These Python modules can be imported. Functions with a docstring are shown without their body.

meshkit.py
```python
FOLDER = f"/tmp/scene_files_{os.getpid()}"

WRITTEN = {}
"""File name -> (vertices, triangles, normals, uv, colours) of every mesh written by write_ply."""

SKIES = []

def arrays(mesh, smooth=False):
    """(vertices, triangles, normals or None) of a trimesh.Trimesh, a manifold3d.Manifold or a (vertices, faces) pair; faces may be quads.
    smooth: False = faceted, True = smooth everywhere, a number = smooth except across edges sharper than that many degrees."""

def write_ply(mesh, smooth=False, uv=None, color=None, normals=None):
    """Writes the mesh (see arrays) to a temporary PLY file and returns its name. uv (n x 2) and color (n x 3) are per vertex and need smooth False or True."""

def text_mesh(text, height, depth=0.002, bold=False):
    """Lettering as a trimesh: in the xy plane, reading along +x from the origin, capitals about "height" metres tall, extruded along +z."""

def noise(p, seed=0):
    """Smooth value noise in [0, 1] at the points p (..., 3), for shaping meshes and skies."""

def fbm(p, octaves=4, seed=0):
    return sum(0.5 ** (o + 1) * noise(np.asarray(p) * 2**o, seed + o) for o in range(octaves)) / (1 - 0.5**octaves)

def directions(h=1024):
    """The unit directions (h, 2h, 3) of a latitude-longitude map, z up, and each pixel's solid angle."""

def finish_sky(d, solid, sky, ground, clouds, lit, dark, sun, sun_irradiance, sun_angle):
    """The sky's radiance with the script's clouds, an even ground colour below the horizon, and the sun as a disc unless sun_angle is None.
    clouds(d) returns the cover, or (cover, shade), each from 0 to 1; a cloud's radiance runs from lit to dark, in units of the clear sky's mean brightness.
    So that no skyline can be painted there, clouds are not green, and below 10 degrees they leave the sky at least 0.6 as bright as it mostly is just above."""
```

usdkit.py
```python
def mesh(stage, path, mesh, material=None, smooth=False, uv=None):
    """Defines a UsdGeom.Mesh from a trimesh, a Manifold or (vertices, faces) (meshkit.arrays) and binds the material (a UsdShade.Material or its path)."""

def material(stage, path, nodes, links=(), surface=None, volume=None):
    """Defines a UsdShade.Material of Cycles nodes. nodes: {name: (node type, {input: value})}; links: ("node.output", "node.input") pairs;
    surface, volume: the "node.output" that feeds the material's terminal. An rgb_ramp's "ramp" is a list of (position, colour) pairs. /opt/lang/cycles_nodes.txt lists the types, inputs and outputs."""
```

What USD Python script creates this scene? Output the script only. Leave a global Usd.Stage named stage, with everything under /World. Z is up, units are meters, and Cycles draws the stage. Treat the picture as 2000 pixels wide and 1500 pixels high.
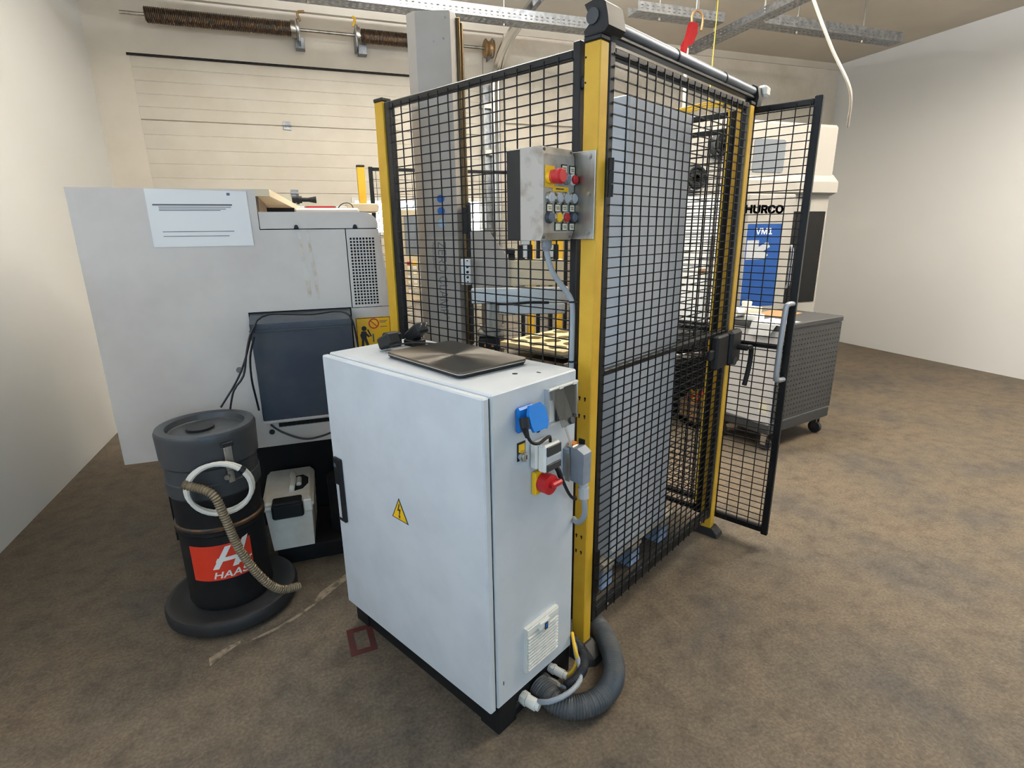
import math, random
import numpy as np, trimesh, usdkit, meshkit
from shapely.geometry import Polygon, Point, box as sbox
from shapely import affinity
from pxr import Usd, UsdGeom, UsdLux, UsdShade, Gf, Sdf, Vt

random.seed(7)
stage = Usd.Stage.CreateInMemory()
UsdGeom.SetStageUpAxis(stage, UsdGeom.Tokens.z)
UsdGeom.SetStageMetersPerUnit(stage, 1.0)
UsdGeom.Xform.Define(stage, '/World')

# ---------------------------------------------------------------- camera, light, exposure
YAW, PITCH, ROLL = 0.7504 - math.radians(62.35), 0.2737, -0.0119
fwd = np.array([-math.sin(YAW) * math.cos(PITCH), math.cos(YAW) * math.cos(PITCH), -math.sin(PITCH)])
rgt = np.array([math.cos(YAW), math.sin(YAW), 0.0])
upv = np.cross(rgt, fwd)
rgt, upv = math.cos(ROLL) * rgt + math.sin(ROLL) * upv, -math.sin(ROLL) * rgt + math.cos(ROLL) * upv
cam = UsdGeom.Camera.Define(stage, '/World/camera')
cam.AddTransformOp().Set(Gf.Matrix4d(*rgt, 0, *upv, 0, *(-fwd), 0, 0, 0, 1.5, 1))
cam.CreateHorizontalApertureAttr(36.0)
cam.CreateVerticalApertureAttr(27.0)
cam.CreateFocalLengthAttr(36.0 * 1066.67 / 2000)
cam.CreateClippingRangeAttr(Gf.Vec2f(0.05, 100))
cam.CreateExposureAttr(0.0)


def rect_light(name, pos, rot, w, h, power, color):
    l = UsdLux.RectLight.Define(stage, '/World/' + name)
    l.AddTranslateOp().Set(Gf.Vec3d(*pos)); l.AddRotateXYZOp().Set(Gf.Vec3f(*rot))
    l.CreateWidthAttr(w); l.CreateHeightAttr(h); l.CreateIntensityAttr(power); l.CreateColorAttr(Gf.Vec3f(*color))
    return l


rect_light('unseen_daylight_left', (-1.57, 0.6, 2.0), (0, -90, 0), 1.8, 2.0, 3.0, (0.64, 0.79, 1.0))     # unseen light from the left, placed to light the cabinet door
rect_light('unseen_daylight_rear', (0.6, -3.45, 1.9), (90, 0, 0), 3.0, 2.2, 3.7, (0.47, 0.74, 1.0))       # out of view behind the camera, placed to light the white box and machine front
rect_light('unseen_daylight_rear_right', (4.2, -3.45, 1.9), (90, 0, 0), 3.0, 2.2, 0.7, (0.8, 0.9, 1.0))  # out of view behind the camera at right, weak light on camera-facing sides
rect_light('unseen_lamp_right', (4.5, 2.2, 3.35), (0, 0, 0), 2.4, 0.5, 24, (1.0, 0.93, 0.82))        # unseen lamp under the ceiling, placed to light the cabinet top and right floor
rect_light('unseen_lamp_rear', (2.0, 3.2, 3.25), (0, 0, 0), 2.0, 0.4, 25, (1.0, 0.93, 0.82))  # unseen lamp out of view above, lights the cell and its surroundings
rect_light('unseen_uplight_rear', (1.0, 3.4, 3.12), (180, 0, 0), 2.2, 0.3, 215, (0.92, 0.95, 1.0))  # unseen uplight, placed to brighten the back wall and ceiling
rect_light('unseen_uplight_right', (3.9, 1.5, 3.12), (180, 0, 0), 2.2, 0.3, 165, (1.0, 0.97, 0.93))  # unseen uplight, placed to brighten the ceiling and wall at right
dome = UsdLux.DomeLight.Define(stage, '/World/overcast_sky')
dome.CreateIntensityAttr(2.2); dome.CreateColorAttr(Gf.Vec3f(0.92, 0.97, 1.0))

# ---------------------------------------------------------------- materials


def lin(c):
    return tuple(((x / 255 + 0.055) / 1.055) ** 2.4 if x / 255 > 0.04045 else x / 255 / 12.92 for x in c)


LOOK = {}


def pm(name, rgb, rough=0.5, metal=0.0, rgb2=None, scale=6.0, lo=0.4, hi=0.65, bump=0.0, bscale=150.0, detail=4.0, spec=0.5, stretch=(1, 1, 1), **kw):
    """principled paint; rgb2 mixes in wear or dirt by noise over the surface."""
    nodes = {'p': ('principled_bsdf', {'base_color': lin(rgb), 'roughness': rough, 'metallic': metal, 'specular_ior_level': spec, **kw})}
    links = []
    if rgb2 or bump:
        nodes['g'] = ('texture_coordinate', {}); nodes['m'] = ('mapping', {'scale': stretch})
        links.append(('g.object', 'm.vector'))
    if rgb2:
        nodes['n'] = ('noise_texture', {'scale': scale, 'detail': detail, 'roughness': 0.6})
        nodes['r'] = ('rgb_ramp', {'ramp': [(0, lin(rgb)), (lo, lin(rgb)), (hi, lin(rgb2)), (1, lin(rgb2))]})
        links += [('m.vector', 'n.vector'), ('n.fac', 'r.fac'), ('r.color', 'p.base_color')]
    if bump:
        nodes['bn'] = ('noise_texture', {'scale': bscale, 'detail': 3.0}); nodes['b'] = ('bump', {'strength': bump, 'distance': 0.01})
        links += [('m.vector', 'bn.vector'), ('bn.fac', 'b.height'), ('b.normal', 'p.normal')]
    LOOK[name] = usdkit.material(stage, '/World/Looks/' + name, nodes, links, surface='p.BSDF')
    return LOOK[name]


pm('wall_paint', (216, 207, 193), 0.8, rgb2=(208, 198, 182), scale=1.5, bump=0.06, bscale=40)
pm('rough_plaster', (216, 208, 194), 0.9, rgb2=(204, 194, 178), scale=2.5, bump=0.5, bscale=22)
pm('ceiling_paint', (202, 194, 180), 0.85, rgb2=(195, 186, 171), scale=1.2, bump=0.12, bscale=14)
pm('white_wall', (226, 226, 224), 0.8)
pm('door_panel', (206, 198, 184), 0.55, rgb2=(198, 189, 173), scale=2.0)
pm('dark_gap', (28, 26, 24), 0.9)
pm('cabinet_paint', (201, 206, 210), 0.42, rgb2=(193, 198, 202), scale=5, bump=0.03, bscale=260)
pm('machine_paint', (197, 190, 182), 0.36, rgb2=(187, 179, 171), scale=3.0)
pm('machine_cream', (206, 190, 160), 0.5)
pm('trolley_paint', (210, 207, 205), 0.45)
pm('mill_paint', (158, 154, 146), 0.5)
pm('stained_sheet', (150, 132, 108), 0.6, rgb2=(108, 86, 62), scale=6)
pm('rust_streak', (176, 162, 138), 0.5, rgb2=(196, 192, 184), scale=14, lo=0.35, hi=0.6)
pm('yellow_paint', (208, 165, 48), 0.45, rgb2=(201, 156, 42), scale=9, spec=0.35)
pm('yellow_plastic', (236, 186, 24), 0.4)
pm('black_paint', (17, 18, 20), 0.42, spec=0.35)
pm('wire_black', (14, 15, 17), 0.5, spec=0.3)
pm('black_plastic', (26, 27, 28), 0.5, spec=0.35)
pm('matt_black', (15, 15, 16), 0.75, rgb2=(22, 21, 21), scale=12, spec=0.3)
pm('rubber_black', (38, 38, 39), 0.55)
pm('hose_black', (80, 82, 83), 0.45)
pm('dark_bronze', (112, 92, 66), 0.28, metal=1.0)
pm('steel', (176, 172, 164), 0.34, metal=1.0, rgb2=(140, 136, 128), scale=18, stretch=(1, 1, 0.2))
pm('shiny_steel', (210, 210, 208), 0.2, metal=1.0)
pm('galvanised', (158, 161, 164), 0.45, metal=0.8, rgb2=(126, 129, 133), scale=24)
pm('aluminium', (206, 206, 204), 0.36, metal=0.9)
pm('dark_aluminium', (84, 91, 102), 0.42, metal=0.9)
pm('silver_grip', (178, 182, 188), 0.4, metal=0.6)
pm('spring_steel', (74, 68, 62), 0.42, metal=0.7, rgb2=(112, 84, 58), scale=30)
pm('old_brass', (150, 120, 82), 0.5, metal=0.6)
pm('white_plastic', (224, 222, 214), 0.45)
pm('cooler_plastic', (236, 231, 220), 0.5, rgb2=(222, 214, 198), scale=8)
pm('light_grey_plastic', (178, 182, 186), 0.5)
pm('grey_plastic', (128, 134, 140), 0.45)
pm('dark_grey_plastic', (52, 55, 58), 0.42)
pm('slate_plastic', (84, 92, 104), 0.4)
pm('grey_cast', (138, 148, 160), 0.42, rgb2=(122, 130, 140), scale=14)
pm('blue_plastic', (0, 118, 206), 0.4)
pm('sign_blue', (10, 92, 176), 0.5)
pm('mill_blue', (8, 66, 134), 0.5)
pm('pale_blue_print', (150, 180, 208), 0.5)
pm('red_plastic', (186, 28, 34), 0.4)
pm('hook_red', (112, 7, 11), 0.6, spec=0.2)
pm('label_red', (206, 52, 26), 0.5)
pm('paper', (222, 222, 220), 0.7)
pm('paper_cream', (230, 224, 200), 0.7)
pm('cardboard', (150, 116, 78), 0.8)
pm('ink', (44, 46, 50), 0.7)
pm('print_grey', (96, 96, 96), 0.6)
pm('smoked_lid', (96, 94, 88), 0.3, alpha=0.45, spec=0.3)
pm('hood_glass', (62, 71, 84), 0.22, rgb2=(78, 83, 88), scale=5)
pm('screen_grey', (112, 118, 124), 0.25)
pm('column_paint', (168, 161, 152), 0.4, rgb2=(161, 153, 143), scale=4)
pm('box_paint', (190, 194, 200), 0.32)
pm('box_paint_side', (176, 184, 194), 0.45)
pm('panel_alu', (174, 169, 161), 0.46, metal=0.3, rgb2=(132, 118, 100), scale=14, lo=0.5, hi=0.75)
pm('pallet_white', (196, 186, 170), 0.7, rgb2=(150, 130, 104), scale=10)
pm('pallet_blue', (150, 172, 200), 0.6)
pm('magazine_plate', (204, 187, 148), 0.5, rgb2=(194, 174, 128), scale=8)
pm('red_paint_worn', (88, 30, 26), 0.7, rgb2=(64, 40, 32), scale=30)
pm('tape_worn', (150, 134, 112), 0.7, rgb2=(92, 80, 66), scale=18, lo=0.45, hi=0.6)
pm('hose_brown', (126, 110, 86), 0.45, metal=0.3)
pm('lamp_orange', (206, 120, 40), 0.4)
pm('mixed_red', (196, 60, 50), 0.5)
pm('cord_yellow', (226, 182, 40), 0.5)
pm('cord_grey', (150, 156, 162), 0.5)
pm('cord_white', (206, 200, 188), 0.6)
pm('cord_black', (22, 22, 23), 0.5)
pm('mat_dark', (62, 62, 62), 0.6)
LOOK['window_pane'] = usdkit.material(stage, '/World/Looks/window_pane', {'t': ('transparent_bsdf', {}), 'g': ('glossy_bsdf', {'roughness': 0.02}), 'f': ('fresnel', {'IOR': 1.45}), 'x': ('mix_closure', {})},
                                      [('f.fac', 'x.fac'), ('t.BSDF', 'x.closure1'), ('g.BSDF', 'x.closure2')], surface='x.closure')
# closed laptop lid: concentric brushing
LOOK['spun_lid'] = usdkit.material(stage, '/World/Looks/spun_lid', {
    'c': ('texture_coordinate', {}), 'x': ('vector_math', {'math_type': 'cross_product', 'vector2': (0, 0, 1)}), 'v': ('vector_transform', {'transform_type': 'vector', 'convert_from': 'object', 'convert_to': 'world'}),
    'p': ('principled_bsdf', {'base_color': lin((108, 102, 95)), 'metallic': 1.0, 'roughness': 0.34, 'anisotropic': 0.9})},
    [('c.object', 'x.vector1'), ('x.vector', 'v.vector'), ('v.vector', 'p.tangent')], surface='p.BSDF')
# workshop floor: mottled, oil-stained concrete with fine pale scuffs
LOOK['floor_concrete'] = usdkit.material(stage, '/World/Looks/floor_concrete', {
    'g': ('geometry', {}),
    'n1': ('noise_texture', {'scale': 1.7, 'detail': 5.0, 'roughness': 0.62, 'distortion': 0.4}),
    'n2': ('noise_texture', {'scale': 11.0, 'detail': 6.0, 'roughness': 0.7}),
    'n3': ('noise_texture', {'scale': 90.0, 'detail': 4.0, 'roughness': 0.7}),
    'r1': ('rgb_ramp', {'ramp': [(0.0, lin((70, 65, 59))), (0.34, lin((78, 72, 65))), (0.46, lin((93, 83, 70))), (0.66, lin((100, 87, 71))), (1, lin((110, 99, 84)))]}),
    'r2': ('rgb_ramp', {'ramp': [(0.0, (0.45, 0.45, 0.45)), (0.36, (0.72, 0.72, 0.73)), (0.5, (1, 1, 1)), (0.68, (1.2, 1.19, 1.17)), (1, (1.5, 1.48, 1.44))]}),
    'r3': ('rgb_ramp', {'ramp': [(0.0, (0.4, 0.4, 0.4)), (0.36, (0.74, 0.74, 0.74)), (0.5, (1, 1, 1)), (0.64, (1.28, 1.28, 1.28)), (1, (1.8, 1.8, 1.8))]}),
    'm1': ('mix_color', {'blend_type': 'multiply', 'fac': 1.0, 'use_clamp': False}), 'm2': ('mix_color', {'blend_type': 'multiply', 'fac': 1.0, 'use_clamp': False}),
    'b': ('bump', {'strength': 0.15, 'distance': 0.004}), 'p': ('principled_bsdf', {'roughness': 0.62, 'specular_ior_level': 0.35})},
    [('g.position', 'n1.vector'), ('g.position', 'n2.vector'), ('g.position', 'n3.vector'), ('n1.fac', 'r1.fac'), ('n2.fac', 'r2.fac'), ('n3.fac', 'r3.fac'),
     ('r1.color', 'm1.a'), ('r2.color', 'm1.b'), ('m1.result', 'm2.a'), ('r3.color', 'm2.b'), ('m2.result', 'p.base_color'), ('n2.fac', 'b.height'), ('b.normal', 'p.normal')], surface='p.BSDF')

# ---------------------------------------------------------------- frames and things
TH = math.radians(-62.35)
C0 = (0.9419, -0.9325)
_c, _s = math.cos(TH), math.sin(TH)
FRAMES = {'W': (0.0, (0.0, 0.0)),
          'K': (TH, (-(_c * C0[0] - _s * C0[1]), -(_s * C0[0] + _c * C0[1]))),   # the fenced cell and its cabinet
          'R': (YAW, (0.0, 0.0)),                                                # the robot column, turned 45 degrees in the cell
          'T': (math.radians(12.5), (2.80, 2.72))}                               # the tool trolley
USED = {}


def numbered(parent, name):
    k = (parent, name); n = USED.get(k, 0); USED[k] = n + 1
    return f'{parent}/{name}' if n == 0 else f'{parent}/{name}_{n:03d}'


def custom(prim, **kw):
    for k, v in kw.items():
        if v: prim.SetCustomDataByKey(k, v)


def place(x, frame, base):
    a, t = FRAMES[frame]
    c, s = math.cos(a), math.sin(a)
    x.AddTranslateOp().Set(Gf.Vec3d(c * base[0] - s * base[1] + t[0], s * base[0] + c * base[1] + t[1], base[2]))
    if a: x.AddRotateZOp().Set(math.degrees(a))


class T:
    """One top-level thing: an Xform at its base; its parts are given in the coordinates of its frame."""

    def __init__(s, name, label, cat, base=(0, 0, 0), frame='W', group=None, kind=None):
        s.path, s.base = numbered('/World', name), np.array(base, float)
        x = UsdGeom.Xform.Define(stage, s.path); place(x, frame, base)
        custom(x.GetPrim(), label=label, category=cat, group=group, kind=kind)

    def part(s, name, mesh, mat, parent=None, smooth=35, label=None, kind=None):
        p = numbered(parent or s.path, name)
        m = mesh.copy(); m.apply_translation(-s.base)
        q = usdkit.mesh(stage, p, m, LOOK[mat], smooth=smooth)
        custom(q.GetPrim(), label=label, kind=kind)
        return p


def single(name, label, cat, mesh, mat, base=(0, 0, 0), frame='W', smooth=35, group=None, kind=None):
    p = numbered('/World', name)
    m = mesh.copy(); m.apply_translation(-np.array(base, float))
    q = usdkit.mesh(stage, p, m, LOOK[mat], smooth=smooth); place(UsdGeom.Xformable(q.GetPrim()), frame, base)
    custom(q.GetPrim(), label=label, category=cat, group=group, kind=kind)
    return p


def struct(name, mesh, mat, parent=None, smooth=False):
    p = numbered(parent or '/World', name)
    q = usdkit.mesh(stage, p, mesh, LOOK[mat], smooth=smooth)
    if not parent: custom(q.GetPrim(), kind='structure')
    return p


# ---------------------------------------------------------------- shapes


def cat(*ms):
    ms = [m for x in ms for m in (x if isinstance(x, (list, tuple)) else [x])]
    return trimesh.util.concatenate(ms)


def bx(x0, x1, y0, y1, z0, z1, c=0.0):
    lo, hi = np.array([x0, y0, z0]), np.array([x1, y1, z1])
    if not c:
        m = trimesh.creation.box(hi - lo); m.apply_translation((lo + hi) / 2); return m
    c = min(c, 0.45 * (hi - lo).min()); pts = []
    for i in (0, 1):
        for j in (0, 1):
            for k in (0, 1):
                q = np.where([i, j, k], hi, lo); d = np.where([i, j, k], -c, c)
                for a in range(3):
                    p = q + d; p[a] = q[a]; pts.append(p)
    return trimesh.Trimesh(pts).convex_hull


def hull(pts):
    return trimesh.Trimesh(np.array(pts, float)).convex_hull


def cy(p, q, r, n=18, r2=None):
    p, q = np.array(p, float), np.array(q, float); r2 = r if r2 is None else r2
    d = q - p; d /= np.linalg.norm(d); a = np.cross(d, [0, 0, 1] if abs(d[2]) < 0.9 else [1, 0, 0]); a /= np.linalg.norm(a); b = np.cross(d, a)
    t = np.arange(n) * 2 * np.pi / n; ring = np.cos(t)[:, None] * a + np.sin(t)[:, None] * b
    v = np.vstack([p + r * ring, q + r2 * ring, p, q]); f = []
    for i in range(n):
        j = (i + 1) % n
        f += [[i, j, n + j], [i, n + j, n + i], [2 * n, j, i], [2 * n + 1, n + i, n + j]]
    return trimesh.Trimesh(v, f, process=False)


def spline(pts, step):
    P = np.array(pts, float); P = np.vstack([2 * P[0] - P[1], P, 2 * P[-1] - P[-2]]); out = []
    for i in range(1, len(P) - 2):
        p0, p1, p2, p3 = P[i - 1:i + 3]; n = max(2, int(np.linalg.norm(p2 - p1) / step))
        t = (np.arange(n) / n)[:, None]
        out.append(0.5 * (2 * p1 + (p2 - p0) * t + (2 * p0 - 5 * p1 + 4 * p2 - p3) * t ** 2 + (3 * p1 - p0 - 3 * p2 + p3) * t ** 3))
    return np.vstack(out + [P[-2:-1]])


def tube(pts, r, n=8, step=0.02, radii=None, smooth=True):
    P = spline(pts, step) if smooth else np.array(pts, float)
    tn = np.gradient(P, axis=0); tn /= np.linalg.norm(tn, axis=1, keepdims=True)
    a = np.cross(tn[0], [0, 0, 1] if abs(tn[0][2]) < 0.9 else [1, 0, 0]); a /= np.linalg.norm(a); V = []
    t = np.arange(n) * 2 * np.pi / n
    R = np.full(len(P), r) if radii is None else radii(len(P), P)
    for i in range(len(P)):
        a = a - (a @ tn[i]) * tn[i]; a /= np.linalg.norm(a); b = np.cross(tn[i], a)
        V.append(P[i] + R[i] * (np.cos(t)[:, None] * a + np.sin(t)[:, None] * b))
    k = len(P); V = np.vstack(V + [P[:1], P[-1:]]); F = []
    for i in range(k - 1):
        for j in range(n):
            j2 = (j + 1) % n; A, B, Cc, D = i * n + j, i * n + j2, (i + 1) * n + j2, (i + 1) * n + j
            F += [[A, B, Cc], [A, Cc, D]]
    for j in range(n):
        j2 = (j + 1) % n; F += [[k * n, j2, j], [k * n + 1, (k - 1) * n + j, (k - 1) * n + j2]]
    return trimesh.Trimesh(V, F, process=False)


def corrugated(pts, r, depth, pitch, n=16):
    step = pitch / 4
    def radii(k, P):
        s = np.r_[0, np.cumsum(np.linalg.norm(np.diff(P, axis=0), axis=1))]
        return r - depth * 0.5 * (1 - np.cos(2 * np.pi * s / pitch))
    return tube(pts, r, n, step, radii)


def ext(poly, axis, a0, a1):
    if hasattr(poly, 'geoms'): return cat([ext(g, axis, a0, a1) for g in poly.geoms])
    if not isinstance(poly, Polygon): poly = Polygon(poly)
    m = trimesh.creation.extrude_polygon(poly, abs(a1 - a0), engine='earcut'); m.apply_translation([0, 0, min(a0, a1)])
    v = m.vertices
    if axis == 'x': m = trimesh.Trimesh(v[:, [2, 0, 1]], m.faces, process=False)
    elif axis == 'y': m = trimesh.Trimesh(v[:, [0, 2, 1]], m.faces[:, ::-1], process=False)
    return m


def lathe(profile, n=36, at=(0, 0)):
    """profile: (radius, z) from bottom to top, turned about the vertical."""
    t = np.arange(n) * 2 * np.pi / n; V = []
    for r, z in profile:
        V.append(np.c_[r * np.cos(t) + at[0], r * np.sin(t) + at[1], np.full(n, z)])
    V = np.vstack(V); F = []
    for i in range(len(profile) - 1):
        for j in range(n):
            j2 = (j + 1) % n; A, B, Cc, D = i * n + j, i * n + j2, (i + 1) * n + j2, (i + 1) * n + j
            F += [[A, B, Cc], [A, Cc, D]]
    return trimesh.Trimesh(V, F, process=False)


def turn(m, deg, axis, pivot):
    m = m.copy(); m.apply_transform(trimesh.transformations.rotation_matrix(math.radians(deg), axis, pivot)); return m


def txt(s, h, at, xd, yd, depth=0.001, bold=False, width=None):
    """lettering with its lower left corner at `at`, reading along xd with its top towards yd; width stretches it."""
    m = meshkit.text_mesh(s, h, depth, bold); v = m.vertices.copy(); v[:, 0] -= v[:, 0].min()
    if width: v[:, 0] *= width / v[:, 0].max()
    xd, yd = np.array(xd, float), np.array(yd, float); zd = np.cross(xd, yd)
    return trimesh.Trimesh(np.array(at) + v[:, :1] * xd + v[:, 1:2] * yd + v[:, 2:] * zd, m.faces, process=False)


def grid_wires(axis, us, u0, u1, zs, z0, z1, pos, t=0.0035, out=1):
    """welded mesh: uprights at us from z0 to z1, cross wires at zs from u0 to u1, in the plane axis = pos; out: which side the uprights are on."""
    ms = []
    for u in us:
        q = pos + out * t
        ms.append(bx(u - t / 2, u + t / 2, q - t / 2, q + t / 2, z0, z1) if axis == 'y' else bx(q - t / 2, q + t / 2, u - t / 2, u + t / 2, z0, z1))
    for z in zs:
        ms.append(bx(u0, u1, pos - t / 2, pos + t / 2, z - t / 2, z + t / 2) if axis == 'y' else bx(pos - t / 2, pos + t / 2, u0, u1, z - t / 2, z + t / 2))
    return cat(ms)


# ---------------------------------------------------------------- the room
RA0, RA1, RB0, RB1, RZ = -1.6, 6.6, -3.5, 6.0, 3.50
struct('floor', bx(RA0 - .1, RA1 + .1, RB0 - .1, RB1 + .1, -.1, 0), 'floor_concrete')
struct('ceiling', bx(RA0 - .1, RA1 + .1, RB0 - .1, RB1 + .1, RZ, RZ + .1), 'ceiling_paint')
DA0, DA1, DZ = -1.3, 1.80, 2.99                                     # the sectional door's opening in the back wall
struct('wall_back', ext(sbox(RA0, 0, RA1, RZ).difference(sbox(DA0, -.01, DA1, DZ - .02)), 'y', RB1, RB1 + .2), 'wall_paint')
struct('wall_left', bx(RA0 - .1, RA0, RB0, RB1 + .2, 0, RZ), 'white_wall')
struct('wall_right', bx(RA1, RA1 + .1, RB0, RB1 + .2, 0, RZ), 'white_wall')
struct('wall_front', bx(RA0, RA1, RB0 - .1, RB0, 0, RZ), 'white_wall')
struct('trim_1', bx(DA1 + .25, RA1, RB1 - .035, RB1, 2.6, RZ - .02), 'rough_plaster')   # rough plastered band right of the door
struct('trim_2', bx(RA0, RA1, RB1 - .05, RB1, RZ - .075, RZ), 'ceiling_paint')

# unseen window frames and lamp housings, added around the lights, outside the picture
def ring_frame(x0, x1, z0, z1, w=.06): return sbox(x0 - w, z0 - w, x1 + w, z1 + w).difference(sbox(x0, z0, x1, z1))
struct('unseen_window_1', ext(ring_frame(-.42, 1.62, 1.08, 2.92), 'x', RA0, RA0 + .05), 'white_plastic')
struct('unseen_window_2', ext(ring_frame(-.92, 2.12, .78, 3.02), 'y', RB0, RB0 + .07), 'white_plastic')
struct('unseen_window_3', ext(ring_frame(2.68, 5.72, .78, 3.02), 'y', RB0, RB0 + .07), 'white_plastic')
for a, b, z, w, d, lb in ((4.5, 2.2, 3.355, 2.4, .5, 'unseen white lamp housing added under the ceiling at far right'), (2.0, 3.2, 3.255, 2.0, .4, 'unseen white lamp housing added under the ceiling above the mesh cell'),
                          (1.0, 3.4, 3.075, 2.2, .3, 'unseen hanging uplight housing added near the roller door'), (3.9, 1.5, 3.075, 2.2, .3, 'unseen hanging uplight housing added right of the mesh cell')):
    t = T('unseen_lamp_housing', lb, 'lamp', (a, b, z))
    t.part('housing', bx(a - w / 2 - .03, a + w / 2 + .03, b - d / 2 - .02, b + d / 2 + .02, z, z + .04, .005), 'white_plastic')
    for q in (-.35, .35): t.part('hanger', cy((a + q * w, b, z + .04), (a + q * w, b, RZ), .006, 8), 'steel')

# sectional door: five insulated sections with pressed ribs, hinges, panes
door = UsdGeom.Xform.Define(stage, '/World/door_1'); custom(door.GetPrim(), kind='structure')
joints = [0.0, 0.666, 1.269, 1.872, 2.475, 2.99]
WIN = [(.45, 1.066), (1.2, 1.775)]
for i, (z0, z1) in enumerate(zip(joints, joints[1:])):
    prof = [(6.05, z0), (6.02, z0), (6.005, z0 + .005)]
    nr = 5
    for k in range(1, nr):
        z = z0 + (z1 - z0) * k / nr
        if i == 2: break
        prof += [(6.005, z - .005), (6.0085, z), (6.005, z + .005)]
    prof += [(6.005, z1 - .005), (6.02, z1), (6.05, z1)]
    if i == 2:                                                      # the section with the windows
        face = sbox(DA0, z0, DA1, z1)
        for w0, w1 in WIN: face = face.difference(sbox(w0, 1.50, w1, 1.81))
        p = struct('door_section', ext(face, 'y', 6.005, 6.05), 'door_panel', '/World/door_1')
        for w0, w1 in WIN:
            struct('window_frame', ext(sbox(w0 - .03, 1.47, w1 + .03, 1.84).difference(sbox(w0, 1.50, w1, 1.81)), 'y', 5.99, 6.005), 'white_plastic', p)
            struct('pane', bx(w0, w1, 6.025, 6.03, 1.50, 1.81), 'window_pane', p)
    else:
        struct('door_section', ext(Polygon(prof), 'x', DA0, DA1), 'door_panel', '/World/door_1')
for z in joints[1:-1]:
    for a in (-.11, .82):
        struct('hinge', cat(bx(a - .035, a + .035, 5.994, 6.004, z - .035, z - .004, .002), bx(a - .035, a + .035, 5.994, 6.004, z + .004, z + .035, .002), cy((a - .036, 5.99, z), (a + .036, 5.99, z), .007, 8)), 'galvanised', '/World/door_1')
struct('top_seal', bx(DA0 - .02, DA1 + .02, 5.985, 6.0, 2.972, 2.99), 'dark_gap', '/World/door_1')

# torsion shaft above the door
t = T('door_spring_shaft', 'dark coiled torsion springs on a steel shaft above the roller door', 'spring', (.25, 5.83, 3.24))
t.part('shaft', cy((-1.28, 5.83, 3.24), (1.875, 5.83, 3.24), .014, 12), 'steel')
for a0, a1 in ((-1.1, .03), (.62, 1.45)):
    n = int((a1 - a0) / .014); th = np.arange(n * 10) * 2 * np.pi / 10
    t.part('spring', cat(cy((a0, 5.83, 3.24), (a1, 5.83, 3.24), .05, 16), tube(np.c_[a0 + th / (2 * np.pi) * .014, 5.83 + .055 * np.cos(th), 3.24 + .055 * np.sin(th)], .006, 5, smooth=False)), 'spring_steel')
for a, s in ((.05, 1), (.60, -1)):
    t.part('spring_cone', cat(cy((a - .035, 5.83, 3.24), (a + .005, 5.83, 3.24), .07, 16), cy((a + .012 * s, 5.83, 3.24), (a + .03 * s, 5.83, 3.24), .085, 16)), 'steel')
    b = t.part('bearing_bracket', cat(bx(a + .03 * s - .008, a + .03 * s + .008, 5.76, 5.99, 3.13, 3.3, .003), bx(a - .01, a + .07, 5.9, 5.99, 3.11, 3.2, .003)), 'galvanised')
    t.part('paper_tag', tube([(a + .05 * s, 5.8, 3.30), (a + .03 * s, 5.79, 3.36), (a + .09 * (1 if s > 0 else -.6), 5.78, 3.37)], .012, 5), 'old_brass' if s > 0 else 'yellow_plastic', b, label='faded paper tag tied to the bracket')
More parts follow.
